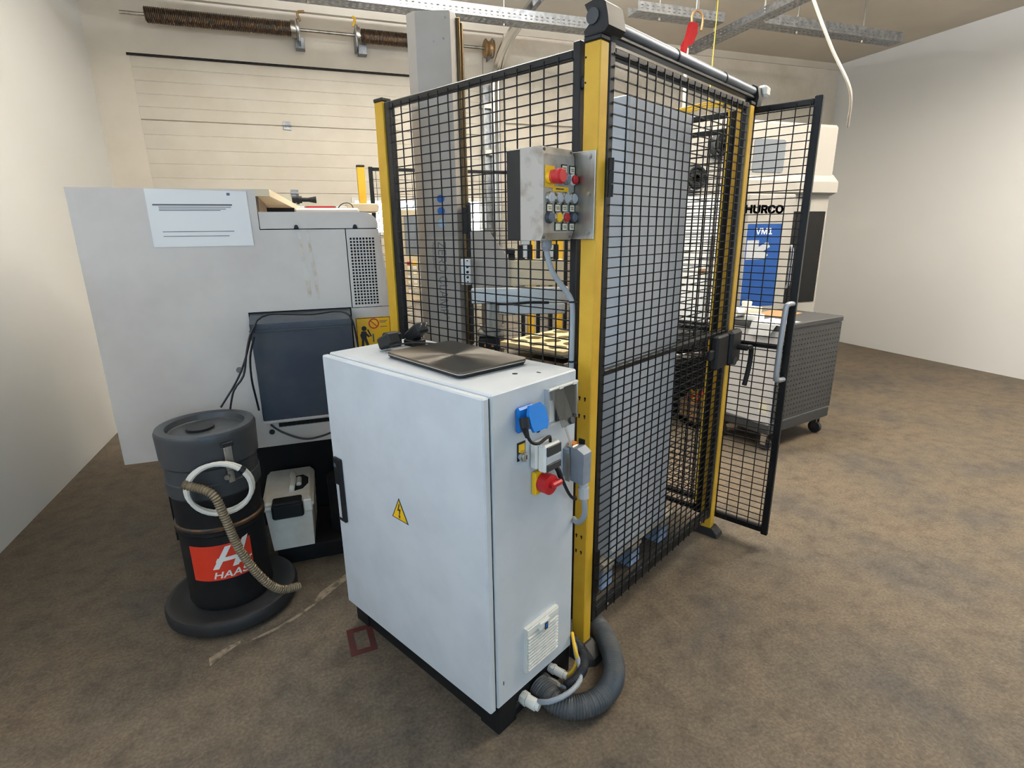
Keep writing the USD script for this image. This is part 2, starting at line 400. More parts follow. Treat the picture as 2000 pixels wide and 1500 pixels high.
t.part('cable_drum', lathe([(0, 0), (.075, 0), (.085, .01), (.07, .02), (.062, .045), (.07, .07), (.085, .08), (.08, .09), (0, .09)], 28).apply_transform(trimesh.transformations.rotation_matrix(math.pi / 2, [0, 1, 0])).apply_translation([1.80, 5.83, 3.24]), 'old_brass')
t.part('end_bearing_plate', bx(1.862, 1.874, 5.77, 5.99, 3.16, 3.32, .004), 'galvanised')
# overhead track at the right side of the door
t = T('door_track', 'galvanised curved track running up the door side and along under the ceiling', 'door track', (1.92, 5.93, 0))
path = [(1.92, 5.93, 0.0), (1.92, 5.93, 1.5), (1.92, 5.93, 2.86), (1.925, 5.89, 3.02), (1.93, 5.75, 3.16), (1.94, 5.5, 3.26), (1.95, 5.0, 3.33), (1.96, 3.9, 3.42)]
t.part('track_rail', cat(tube(path, .036, 6, .05), tube([(a + .055, b, z) for a, b, z in path], .014, 6, .05)), 'shiny_steel', smooth=20)
t.part('guide_angle', cat(bx(1.80, 1.812, 5.9, 5.99, 0, 2.95), bx(1.80, 1.90, 5.982, 5.995, 0, 2.95)), 'galvanised')
for z in (.6, 1.5, 2.3, 2.75):
    t.part('track_bracket', bx(1.78, 1.90, 5.94, 5.99, z - .03, z + .03, .004), 'steel')
t.part('lift_cable', tube([(1.80, 5.9, 3.18), (1.80, 5.94, 1.6), (1.80, 5.94, .1)], .004, 5, .3), 'steel')


def cable_tray(name, label, axis, u0, u1, v, z, w=.12, h=.06, lamp=None):
    """a perforated U channel hung under the ceiling: slots through the bottom and both sides."""
    base = ((u0 + u1) / 2, v, z) if axis == 'x' else (v, (u0 + u1) / 2, z)
    t = T(name, label, 'cable tray', base)
    side, bot = sbox(u0, z, u1, z + h), sbox(u0, v - w / 2, u1, v + w / 2)
    k = np.arange(u0 + .03, u1 - .03, .05)
    from shapely import union_all
    side = side.difference(union_all([sbox(x, z + hh, x + .02, z + hh + .008) for x in k for hh in (.016, .04)]))
    bot = bot.difference(union_all([sbox(x, v + q, x + .025, v + q + .01) for x in k for q in (-.04, -.012, .016, .036)]))
    def p3(poly, ax, a, b): return ext(poly, ax, a, b)
    if axis == 'x':
        ms = [ext(side, 'y', v - w / 2 - .0015, v - w / 2), ext(side, 'y', v + w / 2, v + w / 2 + .0015), ext(bot, 'z', z, z + .0015)]
    else:
        bot = affinity.affine_transform(bot, [0, 1, 1, 0, 0, 0])
        ms = [ext(side, 'x', v - w / 2 - .0015, v - w / 2), ext(side, 'x', v + w / 2, v + w / 2 + .0015), ext(bot, 'z', z, z + .0015)]
    t.part('side_wall', ms[0], 'galvanised', smooth=False); t.part('side_wall', ms[1], 'galvanised', smooth=False); t.part('slotted_bottom', ms[2], 'galvanised', smooth=False)
    for f in (.3, .75):
        u = u0 + (u1 - u0) * f; q = (u, v) if axis == 'x' else (v, u)
        r = t.part('hanger_rod', cy((*q, z - .02), (*q, RZ), .008, 8), 'shiny_steel')
        t.part('hanger_nut', cy((*q, z - .025), (*q, z - .008), .014, 6), 'steel', r)
    return t


cable_tray('cable_tray', 'long perforated galvanised cable tray crossing behind the grey column top', 'x', -.9, 2.60, 5.0, 3.20, w=.16, h=.085)
cable_tray('cable_tray', 'short perforated cable tray above the black header tube, right of the corner post', 'x', 2.62, 3.46, 4.42, 3.17, w=.15, h=.07)
cable_tray('cable_tray', 'perforated cable tray running towards the viewer, behind the red hook', 'y', 3.60, 4.95, 3.57, 3.10, w=.12, h=.06)
cable_tray('cable_tray', 'pale perforated cable tray running off to the right above the machining centre', 'x', 3.68, 5.4, 4.30, 3.16, w=.14, h=.08)
t = T('hanging_white_cable', 'loose white cable drooping down from the cable trays at upper right', 'cable', (3.3, 3.5, 3.1))
t.part('cord', tube([(3.15, 3.3, 3.48), (3.2, 3.3, 3.2), (3.33, 3.3, 2.98), (3.55, 3.3, 2.7), (3.8, 3.32, 2.45), (4.15, 3.6, 2.275)], .011, 7), 'cord_white')
t = T('hanging_yellow_cord', 'thin yellow cord hanging straight down beside the red hook', 'cord', (3.1, 4.0, 2.9))
t.part('cord', tube([(3.12, 4.0, 3.5), (3.11, 4.0, 3.1), (3.10, 4.0, 2.6), (3.09, 4.0, 2.3)], .004, 5), 'cord_yellow')
t.part('loop', tube([(3.12, 4.0, 3.44), (3.3, 4.1, 3.47), (3.55, 4.3, 3.45)], .004, 5), 'cord_yellow')
t = T('red_hook', 'red plastic hook with a grey wire loop hanging by the cable tray', 'hook', (2.85, 4.0, 2.8))
t.part('body', ext(Polygon([(2.815, 2.80), (2.845, 2.79), (2.85, 2.84), (2.895, 2.855), (2.93, 2.93), (2.93, 3.0), (2.87, 3.005), (2.845, 2.9), (2.815, 2.85)]), 'y', 3.98, 4.02), 'hook_red')
t.part('loop', tube([(2.89, 4.0, 3.0), (2.885, 4.0, 3.05), (2.92, 4.0, 3.09), (2.975, 4.0, 3.07), (2.985, 4.0, 3.02), (2.975, 4.0, 2.96)], .009, 7), 'old_brass')
t.part('cord', tube([(2.86, 4.0, 2.83), (2.86, 4.0, 2.6), (2.87, 4.0, 2.3)], .012, 6), 'cord_white')
t.part('ceiling_cord', tube([(2.92, 4.0, 3.09), (2.93, 4.0, 3.3), (2.95, 4.0, 3.5)], .006, 6), 'cord_grey')

# ---------------------------------------------------------------- the turning machine on the left
FB = 2.62
t = T('turning_machine', 'large grey machine tool with vent grille and dark hood behind the vacuum', 'machine', (-.25, 3.2, 0))
right = lambda z: .287 + (1.517 - z) * .118 if z < 1.517 else .287
t.part('base', bx(-.80, .36, 2.90, 3.95, 0, .56), 'matt_black')
body = t.part('body', cat(ext([(-.86, .54), (right(.54) - .004, .54), (right(1.2) - .004, 1.2), (.283, 1.5), (-.86, 1.5)], 'y', FB + .008, 4.0)), 'machine_paint')
t.part('seam_shade_backing', bx(-.86, .28, FB + .004, FB + .008, 1.0, 1.53), 'dark_gap')  # dark sheet behind the plate gaps, stands in for their shade
t.part('upper_left_housing', cat(ext([(-.86, 1.5), (-.205, 1.5), (-.205, 1.678), (-.86, 1.678)], 'y', FB, 3.7)), 'machine_paint')
# front plates with narrow gaps between them
front = Polygon([(-.86, .543), (right(.543), .543), (right(1.165), 1.165), (.143, 1.165), (.143, 1.515), (-.203, 1.515), (-.203, 1.6775), (-.86, 1.6775)]).difference(sbox(-.292, .671, .14, 1.17)).difference(sbox(-.23, .632, .006, .653))
t.part('front_plate', ext(front, 'y', FB - .002, FB + .006), 'machine_paint', smooth=False)
t.part('slot', bx(-.23, .006, FB + .0065, FB + .0075, .632, .653), 'dark_gap')
t.part('hood_recess', bx(-.292, .14, FB + .0065, FB + .0075, .671, 1.17), 'dark_gap')
holes = Polygon([(.147, 1.168), (right(1.168), 1.168), (.287, 1.515), (.147, 1.515)])
from shapely import union_all
holes = holes.difference(union_all([sbox(.1645 + .0139 * i - .0045, 1.1845 + .01376 * j - .0045, .1645 + .0139 * i + .0045, 1.1845 + .01376 * j + .0045) for i in range(8) for j in range(22)]))
v = t.part('vent_panel', ext(holes, 'y', FB - .003, FB + .003), 'machine_paint', smooth=False, label='grey panel with a grid of square vent holes')
t.part('vent_screen', bx(.155, .275, FB + .003, FB + .0038, 1.172, 1.488), 'dark_gap', v)
lip = Polygon([(-.2, 1.519), (.287, 1.519), (.287, 1.54), (.279, 1.562), (.262, 1.578), (.235, 1.588), (-.2, 1.588)])
t.part('top_lip', ext(lip, 'y', FB - .003, FB + .03), 'machine_paint')
t.part('lip_edge', cat(bx(-.2, .235, FB + .03, FB + .09, 1.57, 1.586, .004), hull([(.235, y, z) for y in (FB + .03, FB + .09) for z in (1.57, 1.586)] + [(.285, y, z) for y in (FB + .03, FB + .35) for z in (1.5, 1.54)])), 'machine_paint')
for a in (-.057, .187):
    t.part('clip', cat(bx(a - .01, a + .01, FB - .009, FB - .003, 1.519, 1.525, .002), cy((a, FB - .012, 1.527), (a, FB - .003, 1.527), .008, 10)), 'black_plastic')
t.part('well_side', bx(-.205, -.196, FB + .03, 3.05, 1.5, 1.652), 'stained_sheet', label='oil-stained side sheet of the open well')
t.part('well_back', bx(-.205, -.07, 3.25, 3.27, 1.48, 1.63), 'dark_gap')
t.part('well_ledge', bx(-.07, .26, 3.20, 3.27, 1.48, 1.628, .01), 'machine_paint')
beam = hull([(-.203, FB - .002, 1.651), (-.147, FB - .002, 1.651), (-.147, FB - .002, 1.679), (-.203, FB - .002, 1.679), (-.203, 3.6, 1.626), (-.05, 3.6, 1.626), (-.05, 3.6, 1.654), (-.203, 3.6, 1.654)])
t.part('guide_beam', beam, 'machine_cream')
t.part('rear_rail', bx(-.07, .29, 3.59, 3.68, 1.615, 1.652, .004), 'white_plastic')
t.part('rear_cap', bx(.22, .40, 3.55, 3.8, 1.62, 1.668, .004), 'machine_cream')
l = t.part('strip_lamp', bx(-.02, .155, 3.52, 3.56, 1.636, 1.652, .003), 'stained_sheet'); t.part('red_lens', bx(-.01, .145, 3.515, 3.521, 1.639, 1.65), 'red_plastic', l)
t.part('hose_loop', tube([(.165, 3.5, 1.64), (.185, 3.5, 1.66), (.215, 3.5, 1.668), (.24, 3.5, 1.66), (.25, 3.5, 1.64)], .003, 5), 'cord_black')
k = t.part('spindle_stub', cat(cy((-.085, 3.62, 1.69), (-.03, 3.62, 1.69), .02, 14), cy((-.03, 3.62, 1.69), (0, 3.62, 1.69), .012, 12), cy((0, 3.62, 1.69), (.05, 3.62, 1.69), .011, 12, .02), cy((-.06, 3.62, 1.69), (-.045, 3.62, 1.69), .028, 14)), 'black_plastic', label='black tool holder lying on the machine top')
t.part('stub_stand', bx(-.065, -.05, 3.61, 3.63, 1.63, 1.69), 'steel', k)
t.part('rivet', cy((-.36, FB - .009, .92), (-.36, FB - .002, .92), .013, 12), 'steel')
t.part('rivet', cy((-.262, FB - .009, .615), (-.262, FB - .002, .615), .012, 12), 'black_plastic')
# two rusty drip marks down the front sheet
for a, w in ((-.05, .012), (-.015, .010)):
    t.part('drip_mark', ext([(a - w * .4, 1.51), (a + w * .4, 1.51), (a + w * .9 + .016, 1.30), (a + w * .4 + .02, 1.19), (a - w * .4 + .02, 1.19), (a - w * .8 + .012, 1.32)], 'y', FB - .0026, FB - .002), 'rust_streak')
# dark hood standing proud of the front
hd = T('machine_hood', 'dark blue-grey sheet hood set into the grey machine front', 'cover', (-.08, FB, .67))
h = hd.part('hood_shell', hull([(-.288, FB + .006, .675), (.136, FB + .006, .675), (-.288, FB + .006, 1.165), (.136, FB + .006, 1.165), (-.282, 2.50, 1.135), (.125, 2.50, 1.135), (-.282, 2.50, 1.105), (.125, 2.50, 1.105), (-.286, 2.595, .675), (.134, 2.595, .675)]), 'hood_glass', smooth=20)
hd.part('ledge', hull([(-.285, 2.494, 1.108), (.128, 2.494, 1.108), (-.285, 2.494, 1.102), (.128, 2.494, 1.102), (-.285, 2.51, 1.108), (.128, 2.51, 1.108), (-.285, 2.51, 1.102), (.128, 2.51, 1.102)]), 'dark_grey_plastic')
hd.part('bottom_flange', bx(-.292, .138, 2.588, 2.612, .664, .676, .002), 'machine_paint')
# warning sticker on the machine
st = T('warning_sticker', 'yellow warning sticker with black figure and red prohibition ring on the machine', 'sticker', (.23, FB - .004, .98))
st.part('sheet', bx(.153, .313, FB - .0042, FB - .0032, .96, 1.119), 'yellow_plastic')
st.part('border', ext(sbox(.155, .962, .311, 1.117).difference(sbox(.158, .965, .308, 1.114)), 'y', FB - .0048, FB - .0042), 'red_paint_worn')
ring = Point(.235, 1.088).buffer(.024).difference(Point(.235, 1.088).buffer(.019)).union(affinity.rotate(sbox(.214, 1.086, .256, 1.090), -45))
st.part('prohibition_ring', ext(ring, 'y', FB - .005, FB - .0042), 'red_plastic')
man = union_all([Point(.189, 1.067).buffer(.0105), Polygon([(.178, 1.054), (.198, 1.052), (.196, 1.02), (.176, 1.015), (.170, 1.035)]), Polygon([(.194, 1.05), (.212, 1.03), (.208, 1.025), (.193, 1.038)]), Polygon([(.176, 1.02), (.186, 1.02), (.182, .975), (.172, .975)]), Polygon([(.186, 1.02), (.197, 1.02), (.208, .98), (.198, .976)]), Polygon([(.203, 1.06), (.207, 1.062), (.221, 1.03), (.217, 1.028)])])
st.part('figure', ext(man.buffer(.001), 'y', FB - .005, FB - .0042), 'ink', smooth=False)
st.part('small_print', cat(bx(.262, .297, FB - .0048, FB - .0042, 1.098, 1.101), bx(.262, .29, FB - .0048, FB - .0042, 1.091, 1.094), bx(.262, .297, FB - .0048, FB - .0042, 1.07, 1.073), bx(.225, .232, FB - .0048, FB - .0042, 1.0, 1.04)), 'print_grey')
# paper notice
pp = T('paper_notice', 'white paper notice taped to the upper left of the grey machine', 'paper', (-.38, FB - .006, 1.45))
pp.part('sheet', hull([(-.60, FB - .004, 1.452), (-.232, FB - .004, 1.452), (-.236, FB - .004, 1.668), (-.60, FB - .004, 1.676), (-.60, FB - .0048, 1.452), (-.232, FB - .0048, 1.452), (-.236, FB - .0048, 1.668), (-.60, FB - .0048, 1.676)]), 'paper')
lines = [bx(-.56, -.30 - .02 * (i % 3), FB - .0053, FB - .0048, z, z + .0025) for i, z in enumerate((1.605, 1.598, 1.592, 1.51, 1.492))]
pp.part('printed_lines', cat(lines, bx(-.58, -.295, FB - .0053, FB - .0048, 1.612, 1.618)), 'print_grey')
pp.part('stamp', bx(-.31, -.298, FB - .0053, FB - .0048, 1.652, 1.662), 'slate_plastic')
# black cables hanging from the hood
for nm, lb, pts in (('machine_cable', 'black cable lying along the top of the dark hood', [(-.269, 2.49, 1.10), (-.25, 2.495, 1.15), (-.20, 2.51, 1.172), (-.12, 2.525, 1.166), (-.03, 2.525, 1.160), (.06, 2.52, 1.168), (.11, 2.51, 1.160), (.135, 2.50, 1.12), (.15, 2.52, 1.0)]),
                    ('machine_cable', 'outer black cable slanting left from the hood corner', [(-.262, 2.472, 1.135), (-.285, 2.468, 1.07), (-.318, 2.468, .98), (-.36, 2.468, .90), (-.43, 2.468, .80)]),
                    ('machine_cable', 'black cable dropping from the hood corner towards the vacuum top', [(-.255, 2.455, 1.138), (-.278, 2.452, 1.10), (-.30, 2.452, 1.03), (-.325, 2.452, .93), (-.37, 2.452, .87), (-.40, 2.45, .77)]),
                    ('machine_cable', 'black cable hanging down along the left edge of the hood', [(-.268, 2.486, 1.085), (-.293, 2.482, 1.0), (-.300, 2.487, .9), (-.297, 2.52, .8), (-.299, 2.57, .74)]),
                    ('machine_cable', 'black cable sagging below the dark hood and slot', [(-.262, 2.60, .655), (-.22, 2.585, .62), (-.13, 2.58, .575), (-.05, 2.585, .575), (.03, 2.59, .60), (.10, 2.6, .64)])):
    single(nm, lb, 'cable', tube(pts, .0045, 6), 'cord_black', base=pts[0])
# black tray under the machine front
t = T('drip_tray', 'low black drip tray on the floor under the machine front', 'tray', (-.05, 2.6, 0))
t.part('tray', bx(-.295, .27, 2.475, 2.86, 0, .08, .006), 'matt_black')
t.part('pump', cat(cy((.02, 2.60, .08), (.02, 2.60, .36), .07, 18), bx(-.04, .30, 2.56, 2.70, .08, .28, .02)), 'matt_black')
t.part('cover_rib', cat([cy((-.02 + i * .012, 2.462, .05), (-.02 + i * .012, 2.475, .05), .004, 6) for i in range(18)]), 'rubber_black')

# ---------------------------------------------------------------- white cool box
t = T('cool_box', 'white plastic tool box with black latch beside the vacuum', 'box', (-.22, 2.65, .08))
t.part('body', hull([(-.308, 2.475, .082), (-.13, 2.475, .082), (-.322, 2.465, .30), (-.124, 2.465, .30), (-.30, 2.80, .082), (-.118, 2.80, .082), (-.318, 2.84, .30), (-.108, 2.84, .30)]), 'cooler_plastic', smooth=15)
lid = t.part('lid', cat(bx(-.336, -.112, 2.452, 2.852, .292, .312, .006), bx(-.325, -.12, 2.465, 2.845, .308, .328, .012)), 'cooler_plastic')
t.part('handle_recess', ext(Polygon([(-.205, 2.56), (-.16, 2.575), (-.135, 2.63), (-.135, 2.70), (-.16, 2.74), (-.205, 2.73)]), 'z', .3275, .3285), 'dark_gap', lid)
t.part('carry_handle', cat(tube([(-.21, 2.57, .326), (-.205, 2.57, .346), (-.20, 2.65, .352), (-.205, 2.73, .346), (-.21, 2.73, .326)], .013, 8), bx(-.19, -.165, 2.61, 2.69, .325, .345, .006)), 'cooler_plastic', lid)
t.part('latch', cat(bx(-.292, -.158, 2.428, 2.456, .256, .326, .008), bx(-.288, -.162, 2.430, 2.50, .318, .336, .006)), 'black_plastic', label='wide black latch')
t.part('corner_block', bx(-.158, -.12, 2.443, 2.48, .27, .331, .005), 'cooler_plastic')

# ---------------------------------------------------------------- drum vacuum
VC = (-.46, 2.28)
t = T('drum_vacuum', 'black and grey industrial drum vacuum with red maker label at left edge', 'vacuum', (*VC, 0))
t.part('dolly', lathe([(0, .012), (.235, .012), (.25, .02), (.252, .05), (.245, .066), (.225, .07), (.20, .06), (.17, .06), (0, .06)], 48, VC), 'rubber_black')
for d in (-100, -10, 80, 170):
    x, y = VC[0] + .20 * math.cos(math.radians(d)), VC[1] + .20 * math.sin(math.radians(d))
    t.part('castor', cy((x - .012, y, .02), (x + .012, y, .02), .02, 14), 'black_plastic')
t.part('drum', lathe([(0, .06), (.15, .06), (.158, .08), (.156, .10), (.156, .385), (.162, .39), (.162, .40), (.156, .405), (.158, .54), (0, .54)], 48, VC), 'matt_black')
t.part('drum_band', lathe([(.157, .405), (.163, .41), (.163, .42), (.157, .425)], 48, VC), 'spring_steel')
t.part('head', lathe([(.160, .54), (.168, .55), (.168, .60), (.164, .605), (.164, .66), (.172, .67), (.175, .76), (.176, .785), (.170, .797), (.15, .80), (.138, .795), (.132, .775), (.128, .772), (.06, .776), (0, .778)], 48, VC), 'dark_grey_plastic')
t.part('suction_pipe', cy((VC[0] - .02, VC[1] + .0, .775), (VC[0] - .02, VC[1], .786), .05, 20), 'black_plastic')


def on_drum(m, r, ang0, z0):
    """bends a flat mesh (x along the girth, y up, z outwards) round the drum."""
    v = m.vertices; a = math.radians(ang0) + v[:, 0] / r
    return trimesh.Trimesh(np.c_[VC[0] + (r + v[:, 2]) * np.cos(a), VC[1] + (r + v[:, 2]) * np.sin(a), z0 + v[:, 1]], m.faces, process=False)


def strip(poly, d=.0008, o=0.0):
    parts = []
    for i in range(-14, 15):
        q = poly.intersection(sbox(i * .012, -1, i * .012 + .012, 1))
        for g in getattr(q, 'geoms', [q]):
            if isinstance(g, Polygon) and g.area > 1e-8:
                m = trimesh.creation.extrude_polygon(g, d, engine='earcut'); m.apply_translation([0, 0, o]); parts.append(m)
    return cat(parts)


lab = t.part('maker_label', on_drum(strip(sbox(-.115, -.075, .115, .075)), .1565, -88, .275), 'label_red', smooth=False, label='red maker label reading HAAS')
st1 = Polygon([(.036, -.026), (.058, -.026), (.108, .086), (.084, .080)]); st2 = Polygon([(-.034, -.026), (-.012, -.026), (.042, .066), (.020, .066)])
bar = Polygon([(-.02, .004), (.06, .004), (.067, .020), (-.012, .020)]); bar2 = Polygon([(.05, -.022), (.112, -.012), (.113, -.005), (.054, -.014)])
t.part('emblem', on_drum(strip(union_all([st1, st2, bar]).union(bar2)), .1574, -88, .275), 'white_plastic', lab, smooth=False)
tm = meshkit.text_mesh('HAAS', .026, .0008, True); tm.vertices[:, 0] += .22 * tm.vertices[:, 1] - tm.vertices[:, 0].mean()
tm.vertices[:, 0] *= 1.35; tm.apply_translation([.045, -.066, 0])
t.part('lettering', on_drum(tm, .1574, -88, .275), 'white_plastic', lab, smooth=False)
la = t.part('latch', on_drum(cat(bx(-.015, .015, -.05, .05, 0, .012, .003), bx(-.012, .012, -.10, -.05, .0, .006, .002)), .172, -60, .70), 'steel')
t.part('latch_hook', on_drum(bx(-.02, .02, -.01, .008, 0, .016, .003), .172, -60, .755), 'black_plastic', la)
t.part('screw', cy((-.385, 2.105, .63), (-.385, 2.13, .63), .010, 10), 'steel')
cl = T('power_cable_coil', 'coiled light grey power cable hanging on the drum vacuum', 'cable', (-.40, 2.09, .5))
an = np.linspace(0, 4 * np.pi, 60)
ctr = np.c_[-.41 + .108 * np.sin(an + .5) + .004 * np.sin(an * .5), 2.085 + .010 * np.cos(an * .5) - .0 * an, .60 - .108 * np.cos(an + .5) * .9]
cl.part('cable', tube(ctr, .0085, 7, smooth=False), 'cord_white')
cl.part('cable_tie', cy((-.335, 2.083, .668), (-.322, 2.083, .655), .014, 10), 'black_plastic')
single('suction_hose', 'brown ribbed suction hose curving down the front of the vacuum', 'hose', corrugated([(-.52, 2.075, .64), (-.43, 2.045, .60), (-.40, 2.04, .50), (-.372, 2.04, .37), (-.318, 2.045, .235), (-.26, 2.068, .145), (-.19, 2.12, .105)], .0175, .004, .010, 12), 'hose_brown', base=(-.36, 2.07, .105), smooth=60)

# ---------------------------------------------------------------- floor markings
t = T('floor_mark', 'dark red square outline painted on the floor left of the cabinet', 'floor marking', (.025, 1.84, 0))
q = affinity.rotate(sbox(-.022, 1.77, .075, 1.92).difference(sbox(.002, 1.795, .052, 1.895)), 4)
t.part('paint', ext(q, 'z', .0003, .0011), 'red_paint_worn')
t = T('floor_tape', 'worn pale tape line on the concrete floor between vacuum and cabinet', 'floor marking', (-.25, 2.05, 0))
t.part('tape', cat(ext([(-.50, 1.895), (-.435, 1.965), (-.41, 1.985), (-.412, 2.0), (-.45, 1.985), (-.51, 1.94)], 'z', .0003, .0011), ext([(-.37, 1.985), (-.27, 2.02), (-.20, 2.07), (-.13, 2.13), (-.06, 2.20), (.02, 2.28), (.035, 2.33), (-.02, 2.29), (-.08, 2.235), (-.12, 2.20), (-.15, 2.13), (-.22, 2.075), (-.28, 2.035), (-.37, 1.995)], 'z', .0003, .0011)), 'tape_worn')

# ---------------------------------------------------------------- the fenced cell
def fence_post(label, x, y, w, d, z0, h, foot, holes=False, frame='K'):
    t = T('fence_post', label, 'fence post', (x + w / 2, y + d / 2, 0), frame)
    t.part('post', bx(x, x + w, y, y + d, z0, h, .003), 'yellow_paint')
    t.part('cap', bx(x - .002, x + w + .002, y - .002, y + d + .002, h, h + .014, .003), 'black_plastic')
    if foot is not None: t.part('foot', foot, 'rubber_black', smooth=False)
    if holes:
        ms = []
        for z in (.979, .919, .48, .42):
            for xx in (-.049, -.028):
                ms += [cy((xx, y - .0004, z), (xx, y + .002, z), .0042, 10), bx(xx - .0022, xx + .0022, y - .0004, y + .002, z - .010, z)]
        for z in (1.957, 1.894): ms.append(cy((-.054, y - .0004, z), (-.054, y + .002, z), .003, 8))
        t.part('keyhole_slots', cat(ms), 'dark_gap', smooth=False)
    return t


Y0 = .45
t = fence_post('tall yellow corner fence post behind the control cabinet, carrying the control box', -.06, Y0, .054, .042, .04, 1.993,
           cat(hull([(-.065, .445, .0), (-.065, .50, 0), (.06, .50, 0), (.06, .435, 0), (.04, .41, 0), (-.04, .41, 0), (-.062, .447, .05), (-.062, .495, .05), (.002, .495, .05), (.002, .447, .05), (.05, .44, .022), (.05, .49, .022), (.03, .42, .022)])), True)
fence_post('yellow fence post left of the grey robot column', -1.0785, Y0, .054, .042, .04, 1.993, bx(-1.1, -1.0, .42, .52, 0, .045, .01))
t = fence_post('far yellow fence post carrying the black door lock', -.06, 1.535, .054, .042, .04, 1.985,
           cat(hull([(-.10, 1.53, 0), (-.10, 1.60, 0), (.034, 1.53, 0), (.034, 1.60, 0), (-.09, 1.535, .04), (-.09, 1.595, .04), (.0, 1.535, .045), (.0, 1.595, .045), (.03, 1.535, .02), (.03, 1.595, .02)])))
t.part('flange', bx(-.095, -.058, 1.536, 1.576, .045, .075, .006), 'yellow_paint')


def frame_bars(t, axis, pos0, pos1, bars, mat='black_paint'):
    """bars: (name, u0, u1, z0, z1)."""
    for nm, u0, u1, z0, z1 in bars:
        t.part(nm, bx(u0, u1, pos0, pos1, z0, z1, .003) if axis == 'y' else bx(pos0, pos1, u0, u1, z0, z1, .003), mat)


zs = lambda a, b, p=.0308: list(np.arange(a, b, -p))
t = T('mesh_fence', 'left black wire mesh fence panel between two yellow posts', 'fence panel', (-.54, .465, .1), 'K')
frame_bars(t, 'y', .457, .482, [('stile', -1.022, -.985, .10, 1.99), ('stile', -.105, -.078, .10, 2.008), ('top_rail', -.985, -.105, 1.965, 1.989), ('bottom_rail', -.985, -.105, .10, .125), ('middle_rail', -.985, -.105, 1.04, 1.06)])
t.part('wire_mesh', grid_wires('y', np.arange(-.15, -.98, -.0538), -.99, -.10, zs(1.962, .12), .11, 1.976, .4535, .0035, -1), 'wire_black', smooth=False, kind='stuff')
for z in (1.9, 1.05, .2): t.part('post_clip', bx(-.08, -.058, .462, .478, z - .015, z + .015, .003), 'black_plastic')

t = T('fence_door', 'black wire mesh door between the corner post and the far yellow post', 'fence door', (-.015, 1.0, .1), 'K')
frame_bars(t, 'x', -.030, -.008, [('stile', .500, .528, .108, 2.0), ('stile', 1.498, 1.529, .108, 1.99), ('top_rail', .528, 1.498, 1.962, 1.988), ('middle_rail', .528, 1.498, 1.040, 1.060), ('bottom_rail', .528, 1.498, .112, .160)])
t.part('wire_mesh', grid_wires('x', .533 + .0532 * np.arange(1, 18), .515, 1.51, zs(1.971, .13), .118, 1.982, -.0045, .0035, 1), 'wire_black', smooth=False, kind='stuff')
for z in (1.645, .33):
    h = .053 if z > 1 else .085
    g = t.part('hinge', cat(cy((.006, .5015, z - h), (.006, .5015, z - h * .36), .009, 12), cy((.006, .5015, z - h * .33), (.006, .5015, z + h * .33), .009, 12), cy((.006, .5015, z + h * .36), (.006, .5015, z + h), .009, 12)), 'black_paint')
for y in (.60, 1.40): t.part('screw', cy((-.008, y, .135), (-.004, y, .135), .006, 10), 'shiny_steel')

t = T('fence_leaf', 'open black mesh leaf with a silver pull handle beside the far post', 'fence door', (.11, 1.61, .1), 'K')
frame_bars(t, 'y', 1.603, 1.625, [('stile', .212, .242, .068, 1.995), ('stile', -.050, -.020, .10, 1.978), ('top_rail', -.020, .212, 1.962, 1.986), ('middle_rail', -.020, .212, .978, .998), ('bottom_rail', -.020, .212, .078, .112)])
t.part('wire_mesh', grid_wires('y', -.01 + .0532 * np.arange(0, 5), -.03, .22, zs(1.955, .10), .09, 1.976, 1.6005, .0035, -1), 'wire_black', smooth=False, kind='stuff')
t.part('pull_handle', tube([(.228, 1.603, 1.185), (.226, 1.575, 1.187), (.222, 1.555, 1.183), (.218, 1.550, 1.168), (.214, 1.548, 1.03), (.213, 1.548, .872), (.214, 1.552, .856), (.218, 1.568, .850), (.228, 1.603, .850)], .0115, 12, .01), 'silver_grip', label='bent silver tube pull handle')

for lb, y, top in (('black mesh panel behind the tall grey cabinet, joined to the far post', 1.548, 1.975), ('second black mesh panel standing close behind the rear panel', 1.66, 1.93)):
    t = T('mesh_fence', lb, 'fence panel', (-.28, y, .1), 'K')
    frame_bars(t, 'y', y, y + .022, [('stile', -.108, -.072, .10, top), ('stile', -.52, -.49, .10, top), ('top_rail', -.49, -.108, top - .024, top), ('middle_rail', -.49, -.108, 1.035, 1.055), ('bottom_rail', -.49, -.108, .108, .13)])
    t.part('wire_mesh', grid_wires('y', np.arange(-.12, -.5, -.0535), -.50, -.09, zs(top - .02, .11), .11, top - .01, y - .003, .0035, -1), 'wire_black', smooth=False, kind='stuff')
# header tube over the mesh door
t = T('header_tube', 'dark metal header tube running from the corner post over the mesh door', 'tube', (-.03, 1.06, 2.0), 'K')
for a, b in ((.525, .905), (.911, 1.290), (1.296, 1.60)):
    t.part('tube_section', cy((-.03, a, 2.043), (-.03, b, 2.043), .0205, 24), 'dark_aluminium', smooth=40)
t.part('under_rail', bx(-.047, -.013, .53, 1.60, 2.012, 2.026, .004), 'black_paint')
for y in (.908, 1.293): t.part('joint_ring', cy((-.03, y - .004, 2.043), (-.03, y + .004, 2.043), .0225, 24), 'black_plastic')
br = Polygon([(-.061, 2.009), (-.064, 2.022), (-.040, 2.042), (-.064, 2.086), (-.019, 2.094), (.004, 2.078), (.012, 2.048), (.016, 2.022), (.002, 2.009)])
b = t.part('end_bracket', ext(br, 'y', .452, .535), 'black_plastic', smooth=20)
t.part('end_disc', cy((-.034, .452, 2.052), (-.034, .447, 2.052), .020, 24), 'dark_grey_plastic', b)
t.part('bracket_foot', bx(-.062, .0, .449, .494, 2.006, 2.012, .002), 'black_plastic', b)
